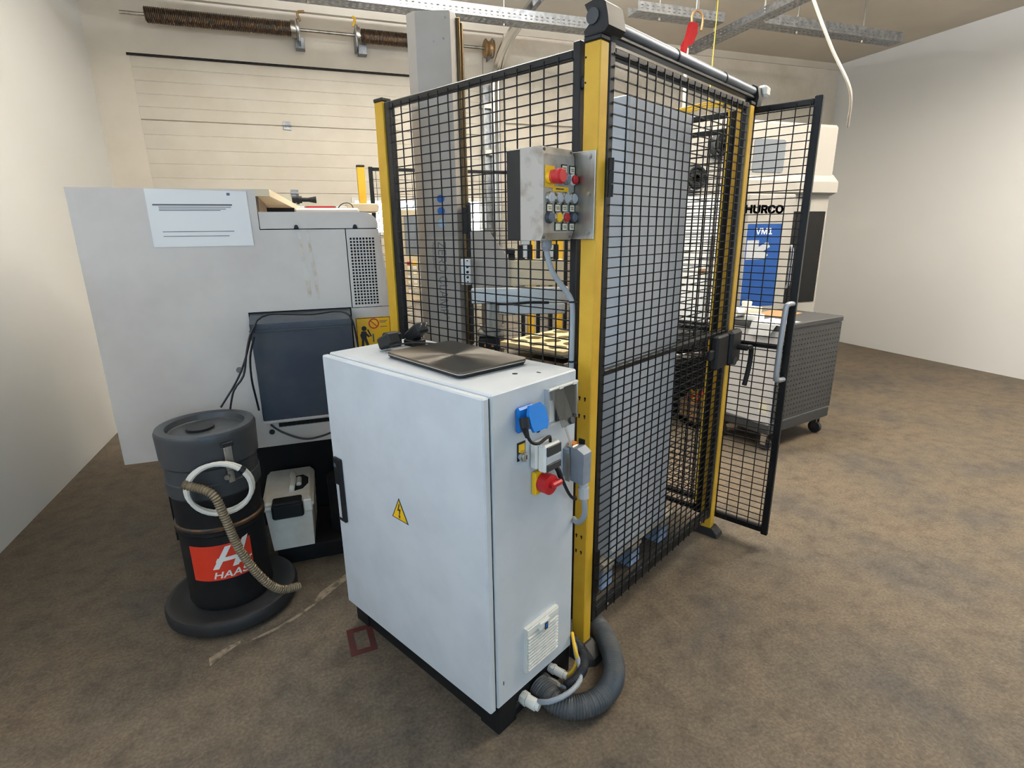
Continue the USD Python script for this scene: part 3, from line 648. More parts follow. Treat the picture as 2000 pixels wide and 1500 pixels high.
b = t.part('end_bracket', ext(Polygon([(-.058, 1.985), (-.05, 2.06), (-.03, 2.072), (-.008, 2.06), (.0, 2.02), (-.006, 1.985)]), 'y', 1.595, 1.64), 'black_plastic')
t.part('white_sensor', bx(-.03, .01, 1.642, 1.70, 2.03, 2.075, .01), 'white_plastic', b)
# door lock
t = T('door_lock', 'black door lock with drooping lever on the far yellow post', 'lock', (.01, 1.45, .9), 'K')
t.part('lock_body', bx(.002, .030, 1.335, 1.455, .905, 1.055, .008), 'black_plastic')
t.part('strike_box', bx(.002, .042, 1.462, 1.573, .905, 1.062, .012), 'black_plastic')
t.part('latch_bolt', bx(.002, .02, 1.29, 1.34, .955, 1.0, .006), 'black_plastic')
lv = t.part('lever', cat(cy((.04, 1.53, .985), (.085, 1.53, .985), .014, 16), tube([(.08, 1.53, .985), (.084, 1.57, .982), (.084, 1.585, .95), (.08, 1.585, .88), (.072, 1.575, .80)], .011, 10)), 'black_plastic')
t.part('lock_barrel', cy((.028, 1.50, .925), (.048, 1.50, .925), .020, 16), 'dark_grey_plastic')
# yellow cable bundle on the rear panel
bun = T('yellow_cable_bundle', 'bundle of yellow cables tied along the top of the rear mesh panel', 'cables', (-.2, 1.535, 1.97), 'K')
for i in range(5):
    o = .006 * i
    bun.part('cable', tube([(-.45, 1.53 - .004 * (i % 2), 1.985 + o * .8), (-.30, 1.53, 1.988 + o), (-.20, 1.526, 2.0 + o * .7 + .004 * (i % 2)), (-.12, 1.53, 1.993 + o * .6), (-.085, 1.53, 1.992)], .0035, 6), 'cord_yellow')
bun.part('drop_cable', tube([(-.13, 1.53, 1.995), (-.10, 1.528, 1.975), (-.088, 1.526, 1.93), (-.088, 1.526, 1.5), (-.09, 1.526, 1.0), (-.09, 1.526, .6), (-.088, 1.526, .16)], .0035, 6), 'cord_yellow')
bun.part('cable_tie', cy((-.115, 1.53, 1.985), (-.108, 1.53, 2.012), .008, 8), 'black_plastic')
# far fence towards the roller door
def far_post(label, a): return fence_post(label, a, 4.43, .055, .045, .03, 1.965, bx(a - .03, a + .09, 4.42, 4.5, 0, .03, .006), frame='W')
far_post('distant yellow fence post in front of the roller door', .365)
far_post('distant yellow fence post seen below the robot arm', 1.72)
far_post('distant yellow fence post just left of the grey cable, below the robot arm', 1.985)
for lb, a0, a1 in (('distant long black mesh fence panel in front of the roller door', .45, 1.69), ('distant narrow black mesh fence panel below the robot arm', 1.80, 1.95), ('distant black mesh fence panel between the yellow post and the machining centre', 2.06, 2.27)):
    t = T('mesh_fence', lb, 'fence panel', ((a0 + a1) / 2, 4.45, .08))
    frame_bars(t, 'y', 4.44, 4.465, [('stile', a0, a0 + .03, .08, 1.97), ('stile', a1 - .03, a1, .08, 1.97), ('top_rail', a0 + .03, a1 - .03, 1.943, 1.965), ('bottom_rail', a0 + .03, a1 - .03, .08, .105)])
    t.part('wire_mesh', grid_wires('y', np.arange(a0 + .05, a1 - .02, .0535), a0, a1, zs(1.94, .1, .06), .09, 1.955, 4.437, .0032, -1), 'wire_black', smooth=False, kind='stuff')
# ---------------------------------------------------------------- grey cabinet inside the cell, on its pallet
t = T('tall_grey_cabinet', 'tall plain grey-blue sheet metal cabinet standing on a pallet behind the mesh door', 'cabinet', (-.28, 1.1, .13), 'K')
t.part('body', bx(-.40, -.16, .857, 1.35, .132, 1.945, .004), 'box_paint')
t.part('base_strip', bx(-.395, -.157, .862, 1.345, .132, .17, .003), 'light_grey_plastic')
t.part('panel_joint', bx(-.302, -.298, .8562, .858, .14, 1.94), 'grey_plastic')
t = T('pallet', 'worn white pallet with pale blue blocks under the tall grey cabinet', 'pallet', (-.28, 1.1, 0), 'K')
for x in (-.40, -.315, -.23): t.part('deck_board', bx(x, x + .075, .80, 1.43, .112, .131, .002), 'pallet_white')
for y in (.80, 1.03, 1.30): t.part('stringer_board', bx(-.42, -.155, y, y + .085, .094, .112, .002), 'pallet_white')
for y in (.80, 1.03, 1.30):
    for x in (-.41, -.24): t.part('block', bx(x, x + .078, y + .002, y + .083, 0, .094, .003), 'pallet_blue')

# ---------------------------------------------------------------- robot column and arm
D = 2.5
t = T('robot_column', 'tall grey automation column with blue dots and vertical lettering behind the mesh', 'column', (-.31, 2.6, 0), 'R')
t.part('housing', ext(Polygon([(-.372, D), (-.231, D), (-.211, D + .035), (-.211, D + .19), (-.412, D + .19), (-.412, D + .035)]), 'z', 0.0, 2.343), 'column_paint', smooth=15)
t.part('top_cover', ext(Polygon([(-.370, D + .002), (-.233, D + .002), (-.213, D + .036), (-.213, D + .188), (-.41, D + .188), (-.41, D + .036)]), 'z', 2.343, 2.35), 'column_paint', smooth=15)
t.part('rail_profile', cat(bx(-.2105, -.195, D + .03, D + .12, .2, 2.335, .002), bx(-.195, -.185, D + .04, D + .065, .2, 2.32, .002), bx(-.195, -.187, D + .085, D + .11, .2, 2.30, .002)), 'dark_bronze', label='bronze-toned guide rail profile')
for z, m in ((1.637, 'sign_blue'), (1.586, 'sign_blue'), (1.535, 'pale_blue_print')):
    t.part('dot', cy((-.30, D, z), (-.30, D - .0008, z), .0165, 28), m)
t.part('lettering', txt('ZERO CLAMP', .036, (-.322, D, 1.455), (0, 0, -1), (1, 0, 0), .0007, width=.325), 'print_grey', smooth=False, label='vertical lettering ZERO CLAMP')
t.part('lettering', txt('®', .016, (-.300, D, 1.125), (0, 0, -1), (1, 0, 0), .0007), 'print_grey', smooth=False)
t.part('lettering', txt('Automation', .0165, (-.346, D, 1.455), (0, 0, -1), (1, 0, 0), .0007, width=.112), 'print_grey', smooth=False, label='vertical lettering Automation')
for z in (1.49, 1.482): t.part('seam', bx(-.371, -.232, D - .0006, D, z, z + .0012), 'print_grey')
for r, z in ((-.25, 2.325), (-.26, 2.25), (-.30, 2.24), (-.29, 1.06)): t.part('screw', cy((r, D, z), (r, D - .002, z), .004, 8), 'steel')
t = T('robot_arm', 'grey and aluminium gripper arm riding on the robot column', 'robot arm', (0, 2.45, 1.0), 'R')
t.part('linear_rail', cat(bx(-.186, -.172, D - .03, D + .03, 1.0, 1.62, .002), bx(-.204, -.186, D - .035, D - .015, 1.49, 1.60, .003)), 'black_plastic')
cr = t.part('carriage', bx(-.215, -.172, 2.40, 2.465, 1.275, 1.385, .003), 'aluminium')
for z, r in ((1.378, .003), (1.352, .0055), (1.33, .006), (1.308, .0055), (1.289, .003)): t.part('bolt', cy((-.186, 2.40, z), (-.186, 2.397, z), r, 12), 'black_plastic', cr)
t.part('bracket_plate', ext(Polygon([(-.172, 1.262), (-.172, 1.50), (-.092, 1.499), (-.005, 1.376), (-.005, 1.262)]), 'y', 2.45, 2.47), 'column_paint')
t.part('arm_beam', bx(-.03, .235, 2.46, 2.57, 1.263, 1.374, .004), 'machine_cream')
t.part('yellow_tag', cat(bx(.195, .205, 2.4585, 2.46, 1.33, 1.36), bx(.195, .205, 2.4585, 2.46, 1.28, 1.30)), 'yellow_plastic')
for r0 in (.035, .15):
    a = t.part('actuator', cat(bx(r0, r0 + .02, 2.47, 2.53, 1.374, 1.44, .003), bx(r0 + .04, r0 + .062, 2.47, 2.53, 1.374, 1.44, .003)), 'black_plastic')
    t.part('actuator_core', bx(r0 + .02, r0 + .04, 2.472, 2.53, 1.385, 1.438, .002), 'white_plastic', a); t.part('actuator_lid', bx(r0 + .015, r0 + .05, 2.475, 2.53, 1.44, 1.462, .002), 'yellow_plastic' if r0 > .1 else 'white_plastic', a)
t.part('valve', cat(bx(-.01, .02, 2.48, 2.52, 1.374, 1.40, .003), bx(-.02, .02, 2.475, 2.52, 1.40, 1.425, .004)), 'black_plastic')
t.part('cross_plate', bx(-.172, .25, 2.385, 2.44, 1.195, 1.262, .003), 'aluminium')
t.part('lower_plate', bx(-.095, .235, 2.38, 2.43, 1.148, 1.194, .003), 'aluminium')
t.part('damper_rod', tube([(-.09, 2.375, 1.196), (.0, 2.372, 1.194), (.08, 2.374, 1.199), (.165, 2.375, 1.198)], .0055, 8), 'black_plastic')
t.part('rotary_flange', cat(cy((-.085, 2.41, 1.09), (-.085, 2.41, 1.195), .045, 24), cy((-.085, 2.41, 1.08), (-.085, 2.41, 1.095), .055, 24)), 'steel')
gr = t.part('gripper_head', bx(-.146, -.05, 2.36, 2.44, .995, 1.045, .006), 'black_plastic')
t.part('gripper_cover', bx(-.15, -.035, 2.37, 2.44, 1.045, 1.082, .01), 'steel', gr)
for r in (-.115, -.083): t.part('lamp', cy((r, 2.36, 1.015), (r, 2.355, 1.015), .006, 14), 'lamp_orange', gr)
for r in (-.135, -.065): t.part('finger', bx(r - .012, r + .012, 2.37, 2.42, .96, .995, .004), 'black_plastic', gr)
# magazine table
t = T('magazine_table', 'cream perforated magazine table with round pockets in the cell', 'table', (-.77, 1.25, 0), 'K')
pl = sbox(-.965, 1.03, -.562, 1.52)
cc = [(-.90 + .125 * i, 1.10 + .115 * j) for i in range(3) for j in range(4)]
pl = pl.difference(union_all([Point(*c).buffer(.045) for c in cc]))
t.part('top_plate', ext(pl, 'z', .942, .958), 'magazine_plate', smooth=False)
t.part('pocket_shade_floor', bx(-.955, -.57, 1.04, 1.51, .925, .935), 'dark_gap')  # dark sheet stands in for the shade inside the pockets
for c in cc: t.part('pocket_insert', cy((c[0] + .006, c[1] - .006, .935), (c[0] + .006, c[1] - .006, .946), .034, 28), 'magazine_plate')  # pocket bottoms, shifted so the dark below reads as a crescent of shade
t.part('edge_frame', cat(bx(-.965, -.562, 1.03, 1.04, .925, .942), bx(-.572, -.562, 1.03, 1.52, .925, .942)), 'steel')
t.part('lower_plate', bx(-.96, -.565, 1.04, 1.51, .885, .90, .002), 'steel')
t.part('cabinet', bx(-.95, -.58, 1.06, 1.50, 0, .885, .004), 'column_paint')

# ---------------------------------------------------------------- control cabinet
t = T('control_cabinet', 'large light grey electrical control cabinet on a black plinth, with door handle', 'cabinet', (-.4, .18, 0), 'K')
t.part('plinth', bx(-.785, -.015, .012, .352, 0, .104), 'matt_black')
for x0, x1 in ((-.80, -.72), (-.085, -.004)): t.part('plinth_corner', bx(x0, x1, .004, .085, 0, .104, .002), 'matt_black')
t.part('plinth_corner', bx(-.085, -.004, .275, .36, 0, .104, .002), 'matt_black')
t.part('body', bx(-.80, 0, 0, .363, .104, 1.0985, .004), 'cabinet_paint')
t.part('door_gasket', bx(-.792, -.008, -.004, .0005, .11, 1.088), 'dark_gap')
dr = t.part('door', bx(-.80, -.0035, -.028, -.0035, .102, 1.0935, .004), 'cabinet_paint')
hn = t.part('handle', cat(bx(-.757, -.735, -.040, -.028, .47, .722, .003), bx(-.783, -.757, -.039, -.028, .615, .722, .003), bx(-.783, -.757, -.039, -.028, .47, .478, .002)), 'black_plastic', dr, label='black swing handle')
t.part('handle_lever', bx(-.782, -.757, -.037, -.028, .478, .615, .004), 'light_grey_plastic', dr)
t.part('handle_badge', bx(-.778, -.764, -.0397, -.039, .685, .70), 'slate_plastic', dr)
ws = t.part('warning_sign', ext([(-.400, .684), (-.443, .606), (-.356, .605)], 'y', -.029, -.028), 'ink', dr, label='yellow triangular high voltage warning sign')
t.part('warning_sign', ext([(-.400, .676), (-.4365, .6095), (-.3625, .6085)], 'y', -.0296, -.029), 'yellow_plastic', dr)
t.part('bolt_symbol', ext([(-.400, .664), (-.410, .638), (-.4005, .640), (-.403, .619), (-.408, .621), (-.3995, .611), (-.3955, .623), (-.3995, .6215), (-.3925, .647), (-.4025, .645), (-.396, .664)], 'y', -.0302, -.0296), 'ink', dr)
t.part('roof_hole', cy((-.102, .20, 1.0984), (-.102, .20, 1.0989), .0085, 20), 'dark_gap')
t.part('roof_hole', bx(-.066, -.052, .252, .26, 1.0984, 1.0989), 'dark_gap')
# twin socket with smoky lids
sk = t.part('twin_socket', cat(ext(sbox(.21, .953, .352, 1.069).difference(sbox(.218, .961, .344, 1.061)), 'x', -.001, .014), bx(0, .004, .216, .346, .959, 1.063)), 'light_grey_plastic')
t.part('data_sheet', bx(.004, .0048, .222, .25, .965, 1.03), 'paper', sk)
t.part('socket_face', bx(.004, .010, .255, .342, .963, 1.058, .002), 'dark_grey_plastic', sk)
l1 = turn(bx(.013, .017, .218, .276, .955, 1.066, .001), -24, [0, 1, 0], (.015, .25, 1.066))
t.part('lid', l1, 'smoked_lid', sk); t.part('lid', turn(bx(.013, .017, .283, .342, .958, 1.066, .001), -4, [0, 1, 0], (.015, .3, 1.066)), 'smoked_lid', sk)
t.part('lid_catch', turn(cy((.012, .262, .965), (.024, .262, .965), .010, 16), -24, [0, 1, 0], (.015, .25, 1.066)), 'dark_grey_plastic', sk); t.part('lid_catch', cy((.02, .318, .968), (.03, .318, .968), .008, 16), 'dark_grey_plastic', sk)
t.part('hinge_pin', cat(cy((.014, .214, 1.066), (.014, .348, 1.066), .0045, 10), bx(.016, .021, .256, .274, 1.062, 1.07), bx(.016, .021, .322, .338, 1.062, 1.07)), 'white_plastic', sk)
# blue socket with its flap
bs = t.part('blue_socket', bx(0, .016, .085, .152, .972, 1.044, .006), 'blue_plastic')
fl = ext(affinity.rotate(Polygon([(-.028, -.036), (.028, -.036), (.036, -.018), (.036, .018), (.022, .036), (-.022, .036), (-.034, .016), (-.034, -.018)]), 0), 'x', 0, .009); fl.apply_translation([.030, .128, 1.010])
t.part('flap', turn(fl, -18, [0, 1, 0], (.016, .12, 1.046)), 'blue_plastic', bs)
t.part('blank_cap', cy((0, .182, .959), (.004, .182, .959), .0115, 20), 'black_plastic')
ks = t.part('key_switch_plate', bx(0, .002, .094, .128, .885, .940, .0006), 'black_plastic'); t.part('tag', bx(.002, .003, .099, .124, .912, .934), 'yellow_plastic', ks)
t.part('key_switch', cat(cy((.0, .112, .899), (.014, .112, .899), .0165, 24), cy((.014, .112, .899), (.020, .112, .899), .0135, 24)), 'shiny_steel', ks)
t.part('key_slot', bx(.020, .0206, .110, .114, .893, .905), 'ink', ks)
jb = t.part('wall_outlet', cat(bx(0, .028, .145, .218, .848, .928, .006), bx(.029, .058, .145, .218, .847, .929, .006)), 'white_plastic')
t.part('outlet_flap', bx(.058, .0625, .151, .213, .898, .925, .001), 'dark_grey_plastic', jb); t.part('outlet_band', bx(.058, .062, .151, .213, .874, .896, .001), 'light_grey_plastic', jb); t.part('outlet_flap', bx(.058, .0625, .151, .213, .852, .872, .001), 'dark_grey_plastic', jb)
ms = t.part('main_switch_plate', bx(0, .018, .152, .216, .764, .834, .004), 'yellow_plastic'); t.part('main_switch_mark', bx(.018, .0186, .158, .166, .797, .809), 'red_plastic', ms)
t.part('main_switch_knob', cat(cy((.018, .184, .799), (.05, .184, .799), .030, 28), bx(.046, .064, .176, .224, .790, .808, .005)), 'red_plastic', ms)
# heavy plug connector at the rear edge
hc = T('plug_connector', 'grey cast plug connector clipped to the rear of the cabinet side', 'connector', (.04, .32, .75), 'K')
hb = hc.part('base_housing', cat(bx(0, .022, .300, .352, .772, .865, .004)), 'grey_cast'); hc.part('locking_latch', cat(bx(.012, .030, .296, .30, .760, .85, .002), bx(.004, .03, .31, .35, .862, .872, .003)), 'steel', hb)
hc.part('orange_tag', bx(.006, .026, .318, .344, .872, .876), 'lamp_orange', hb)
hc.part('hood', hull([(.026, .305, .762), (.026, .348, .762), (.026, .305, .868), (.026, .348, .868), (.072, .307, .758), (.072, .346, .758), (.074, .307, .858), (.074, .346, .858), (.05, .305, .872), (.05, .348, .872)]), 'grey_cast', smooth=25)
hc.part('lever', bx(.02, .044, .352, .356, .85, .885, .003), 'black_plastic')
gl = hc.part('cable_gland', cat(cy((.062, .327, .757), (.062, .327, .742), .014, 12), cy((.062, .327, .742), (.063, .327, .708), .017, 10)), 'light_grey_plastic')
hc.part('cable', tube([(.063, .327, .71), (.066, .328, .685), (.066, .33, .65), (.05, .335, .62), (.025, .345, .602), (-.005, .37, .592)], .009, 10), 'cord_grey')
# blue socket's plug and cord
pg = T('power_plug', 'black power plug and cord in the blue cabinet socket', 'plug', (.05, .1, .95), 'K')
pg.part('plug_body', cat(cy((.036, .082, 1.025), (.046, .078, 1.0), .013, 14), cy((.044, .076, 1.002), (.052, .08, .975), .010, 12, .006)), 'black_plastic')
pg.part('cord', tube([(.047, .08, .985), (.052, .088, .965), (.054, .10, .953), (.054, .125, .945), (.052, .155, .950), (.048, .178, .948), (.044, .185, .928)], .0045, 8, .008), 'cord_black')
pg = T('outlet_cord', 'black cord leaving the white wall outlet downwards', 'cord', (.05, .24, .8), 'K')
pg.part('strain_relief', tube([(.046, .205, .85), (.048, .218, .832), (.05, .226, .81)], .008, 8, .01), 'black_plastic')
pg.part('cord', tube([(.05, .226, .815), (.05, .24, .788), (.048, .262, .752), (.046, .285, .722), (.03, .33, .69), (.0, .372, .67)], .005, 8), 'cord_black')
pg = T('white_lead', 'thin white lead hanging from the smoky socket lid', 'lead', (.06, .24, .93), 'K')
pg.part('cord', tube([(.055, .240, .962), (.055, .252, .935), (.052, .268, .905), (.04, .285, .885)], .0042, 7), 'cord_white')
# filter grille
vt = t.part('filter_grille', cat(ext(sbox(.117, .163, .273, .325).difference(sbox(.1215, .168, .2685, .298)), 'x', 0, .012), bx(.012, .016, .119, .271, .300, .323, .003)), 'white_plastic')
t.part('grille_backing', bx(0, .002, .12, .27, .166, .30), 'grey_plastic', vt)
for i in range(11):
    z = .1695 + .01175 * i
    t.part('louvre', hull([(.003, .1215, z + .0045), (.003, .2685, z + .0045), (.003, .1215, z + .0085), (.003, .2685, z + .0085), (.0175, .1215, z), (.0175, .2685, z), (.0175, .1215, z + .0035), (.0175, .2685, z + .0035)]), 'white_plastic', vt, smooth=False)
t.part('grille_catch', bx(.010, .024, .168, .218, .294, .322, .004), 'white_plastic', vt); t.part('maker_badge', bx(.024, .0255, .190, .205, .288, .312), 'ink', vt, label='small black badge with blue emblem'); t.part('badge_emblem', bx(.0255, .026, .193, .202, .295, .309), 'sign_blue', vt)
t.part('paint_chip', bx(0, .0004, .0235, .027, .178, .192), 'spring_steel')
# glands in the plinth
for nm, y, z, r, m in (('cable_gland', .268, .068, .015, 'white_plastic'), ('cable_gland', .232, .052, .014, 'steel'), ('cable_gland', .126, .050, .019, 'white_plastic')):
    t.part(nm, cat(cy((-.015, y, z), (.006, y, z), r * 1.15, 8), cy((.006, y, z), (.040, y + .006, z - .002), r, 12), cy((.03, y + .004, z), (.05, y + .008, z - .003), r * .8, 14)), m)
t.part('plinth_hole', cy((-.0155, .09, .05), (-.0035, .09, .05), .010, 16), 'dark_gap')
# hoses and cables on the floor beside the plinth
single('corrugated_hose', 'thick black corrugated hose looping on the floor beside the cabinet plinth', 'hose', corrugated([(-.003, .192, .058), (.03, .188, .052), (.08, .185, .046), (.125, .205, .044), (.162, .258, .043), (.172, .33, .043), (.155, .40, .043), (.112, .462, .043), (.06, .512, .043), (.0, .556, .043), (-.05, .58, .043)], .038, .0045, .0082, 20), 'hose_black', base=(.08, .35, .005), frame='K', smooth=70)
single('corrugated_conduit', 'thin black ribbed conduit arching above the thick hose', 'hose', corrugated([(.088, .222, .088), (.097, .262, .094), (.090, .31, .098), (.062, .352, .10), (.022, .378, .105), (-.02, .39, .11)], .017, .003, .006, 14), 'rubber_black', base=(.06, .31, .07), frame='K', smooth=70)
single('gland_cable', 'grey cable curving out of the lowest white gland', 'cable', tube([(.044, .131, .048)] + [(0.03, 0.139, 0.05), (0.082, 0.139, 0.085), (0.113, 0.17, 0.103), (0.12, 0.214, 0.103), (0.113, 0.262, 0.1), (0.084, 0.301, 0.1), (0.06, 0.324, 0.105), (0.041, 0.337, 0.11)][0:] + [(.0, .385, .11)], .0085, 10), 'cord_grey', base=(.08, .2, .05), frame='K')
single('gland_cable', 'yellow cable curving up out of the upper white gland', 'cable', tube([(.046, .275, .066), (.055, .298, .072), (.056, .318, .088), (.054, .326, .115), (.04, .33, .14), (.0, .37, .15)], .006, 9), 'cord_yellow', base=(.05, .3, .06), frame='K')
single('gland_cable', 'light grey cable from the middle metal gland into the ribbed conduit', 'cable', tube([(.044, .239, .048), (.062, .238, .055), (.078, .228, .075), (.092, .232, .087)], .007, 9), 'cord_grey', base=(.06, .24, .045), frame='K')
# ---------------------------------------------------------------- on top of the cabinet
lp = T('laptop', 'closed dark brushed-metal laptop lying on the control cabinet', 'laptop', (-.362, .197, 1.0985), 'K')
def slab(w, d, r, z0, z1):
    m = ext(sbox(-w / 2 + r, -d / 2 + r, w / 2 - r, d / 2 - r).buffer(r, quad_segs=6), 'z', z0, z1)
    m.apply_transform(trimesh.transformations.rotation_matrix(math.radians(-5), [0, 0, 1])); m.apply_translation([-.362, .197, 0]); return m
lp.part('base', cat(slab(.398, .258, .018, 1.1005, 1.106), slab(.404, .264, .018, 1.106, 1.1105)), 'black_plastic')
lp.part('edge_trim', slab(.4065, .2665, .018, 1.1105, 1.1125), 'shiny_steel'); lp.part('lid', slab(.406, .266, .018, 1.1125, 1.119), 'spun_lid', smooth=False)
lp.part('rubber_foot', cat([bx(-.362 + a - .012, -.362 + a + .012, .197 + b - .005, .197 + b + .005, 1.0985, 1.1008) for a in (-.15, .15) for b in (-.08, .08)]), 'rubber_black')
pa = T('power_adapter', 'black angled power adapter block standing at the back left of the cabinet top', 'power adapter', (-.69, .15, 1.0985), 'K')
pa.part('rear_block', bx(-.735, -.69, .175, .235, 1.0985, 1.150, .006), 'black_plastic')
pa.part('front_block', turn(bx(-.69, -.615, .125, .175, 1.1025, 1.145, .006), -24, [0, 1, 0], (-.65, .15, 1.12)).apply_translation([0, 0, .012]), 'black_plastic')
pa.part('lead', tube([(-.625, .145, 1.118), (-.60, .165, 1.128), (-.59, .22, 1.125), (-.58, .31, 1.108), (-.53, .357, 1.102), (-.42, .356, 1.102)], .003, 6), 'cord_black')
pa = T('power_plug_block', 'black plug block leaning up behind the laptop', 'power adapter', (-.66, .27, 1.0985), 'K')
pa.part('block', turn(bx(-.70, -.605, .245, .295, 1.1, 1.142, .008), -33, [0, 1, 0], (-.65, .27, 1.12)).apply_translation([0, 0, .028]), 'black_plastic')
pa.part('foot_block', bx(-.695, -.635, .24, .30, 1.0985, 1.122, .004), 'black_plastic')
pa.part('prongs', cat(cy((-.612, .255, 1.172), (-.60, .255, 1.186), .0025, 8), cy((-.612, .278, 1.172), (-.60, .278, 1.186), .0025, 8)), 'shiny_steel')
single('thin_lead', 'thin black lead running along the back edge of the cabinet top', 'cord', tube([(-.62, .30, 1.105), (-.55, .345, 1.102), (-.45, .357, 1.102), (-.36, .352, 1.102), (-.29, .335, 1.102)], .003, 6), 'cord_black', base=(-.45, .35, 1.0985), frame='K')

# ---------------------------------------------------------------- operator box on the corner post
t = T('operator_box', 'grey push-button operator box with red emergency stop on the corner post', 'control box', (-.12, .37, 1.47), 'K')
pt = t.part('mounting_plate', bx(-.20, -.006, .4395, .4435, 1.473, 1.716, .001), 'steel')
for z in (1.70, 1.60, 1.492): t.part('bolt', cat(cy((-.025, .4395, z), (-.025, .436, z), .007, 6), cy((-.025, .436, z), (-.025, .434, z), .004, 10)), 'shiny_steel', pt)
t.part('back_shell', bx(-.22, -.164, .3, .438, 1.472, 1.722, .002), 'black_paint')
XF = -.078
t.part('cover', ext(Polygon([(-.164, 1.472), (XF - .010, 1.472), (XF, 1.492), (XF, 1.702), (XF - .010, 1.722), (-.164, 1.722)]), 'y', .298, .438), 'panel_alu', smooth=15)
for y in (.306, .428):
    for z in (1.713, 1.481): t.part('cover_screw', cy((XF - .006, y, z), (XF - .0035, y, z), .005, 10), 'print_grey')


def button(y, z, r, col, h, collar='shiny_steel', name='push_button', lb=None):
    b = t.part(name, cat(cy((XF, y, z), (XF + .006, y, z), r * 1.08, 22), cy((XF + .006, y, z), (XF + .010, y, z), r * 1.08, 22, r * .9)), collar, label=lb)
    t.part('button_cap', cat(cy((XF + .008, y, z), (XF + h, y, z), r * .82, 22), cy((XF + h, y, z), (XF + h + .002, y, z), r * .82, 22, r * .66)), col, b)
    return b


t.part('emergency_plate', bx(XF, XF + .002, .304, .344, 1.615, 1.672), 'yellow_plastic')
es = t.part('emergency_stop', cat(cy((XF, .320, 1.642), (XF + .018, .320, 1.642), .0165, 24), cy((XF + .018, .320, 1.642), (XF + .022, .320, 1.642), .0165, 24, .02)), 'yellow_plastic', label='red mushroom emergency stop')
t.part('mushroom_head', cat(cy((XF + .016, .320, 1.642), (XF + .046, .320, 1.642), .0185, 28, .0205), cy((XF + .046, .320, 1.642), (XF + .052, .320, 1.642), .0205, 28, .016)), 'red_plastic', es)
button(.398, 1.641, .0150, 'grey_plastic', .012, 'grey_plastic'); button(.426, 1.640, .0150, 'red_plastic', .016, 'white_plastic')
for y in (.322, .359, .393, .428): button(y, 1.588, .0160, 'light_grey_plastic', .013)
for y, m, c in ((.321, 'slate_plastic', 'dark_grey_plastic'), (.358, 'yellow_plastic', 'shiny_steel'), (.392, 'red_plastic', 'shiny_steel'), (.429, 'slate_plastic', 'dark_grey_plastic')): button(y, 1.535, .0155, m, .013, c)
for y, z in ((.323, 1.561), (.359, 1.561), (.392, 1.561), (.427, 1.561), (.361, 1.509), (.393, 1.509), (.427, 1.509), (.389, 1.667), (.426, 1.666)):
    h = t.part('label_holder', bx(XF, XF + .0025, y - .0135, y + .0125, z - .011, z + .012, .0005), 'black_plastic'); t.part('tag', bx(XF + .0025, XF + .0032, y - .011, y + .010, z - .009, z + .009), 'paper_cream', h)
    if y != .361: t.part('tag_print', cat(bx(XF + .0032, XF + .0035, y - .008, y + .006, z + .001, z + .0035), bx(XF + .0032, XF + .0035, y - .006, y + .007, z - .004, z - .0015)), 'old_brass', h)
tg = t.part('name_tag', bx(XF, XF + .001, .337, .410, 1.606, 1.619), 'yellow_plastic'); t.part('tag_print', bx(XF + .001, XF + .0013, .352, .388, 1.611, 1.614), 'ink', tg)
t.part('cable_gland', cat(cy((-.125, .37, 1.472), (-.125, .37, 1.452), .016, 12), cy((-.125, .37, 1.452), (-.125, .37, 1.440), .016, 12, .010)), 'grey_plastic')
ca = T('operator_box_cable', 'grey cable curving down from the operator box along the fence panel', 'cable', (-.1, .42, 1.1), 'K')
ca.part('cable', tube([(-.125, .37, 1.445), (-.122, .375, 1.415), (-.115, .39, 1.375), (-.10, .415, 1.335), (-.085, .437, 1.30), (-.079, .443, 1.26), (-.079, .443, 1.10), (-.082, .443, .98), (-.082, .443, .75)], .0085, 10), 'cord_grey')
for z in (1.285, 1.095): ca.part('cable_tie', cat(cy((-.080, .443, z - .003), (-.080, .443, z + .003), .0105, 12), bx(-.072, -.056, .44, .444, z - .002, z + .002)), 'black_plastic')

# ---------------------------------------------------------------- machining centre on the right
HB = 3.45
t = T('machining_centre', 'large cream machining centre with blue control panel lettered HURCO VM1', 'machine', (3.1, 4.1, 0))
t.part('enclosure', bx(2.30, 3.96, HB + .05, 4.85, .62, 2.26, .02), 'mill_paint')
t.part('base', bx(2.36, 3.90, HB + .15, 4.7, 0, .62, .01), 'matt_black')
t.part('ledge', hull([(2.95, HB + .06, 1.90), (3.96, HB + .06, 1.90), (2.95, HB, 1.84), (3.96, HB, 1.84), (2.95, HB, 1.76), (3.96, HB, 1.76), (2.95, HB + .06, 1.74), (3.96, HB + .06, 1.74)]), 'mill_paint')
wn = sbox(3.14, 1.91, 3.44, 2.12).buffer(.04)
wf = t.part('upper_window', ext(wn, 'y', HB + .035, HB + .05), 'stained_sheet' if False else 'mill_paint'); t.part('upper_window_glass', ext(sbox(3.15, 1.92, 3.40, 2.11).buffer(.02), 'y', HB + .03, HB + .036), 'screen_grey', wf)
t.part('sliding_door', bx(2.34, 2.88, HB, HB + .05, .80, 1.72, .006), 'paper', label='bright white sliding door')
t.part('door_handle', bx(2.78, 2.81, HB - .03, HB, .9, 1.45, .006), 'mill_paint')
t.part('door_tag', bx(2.70, 2.77, HB - .001, HB, 1.17, 1.21), 'cardboard')
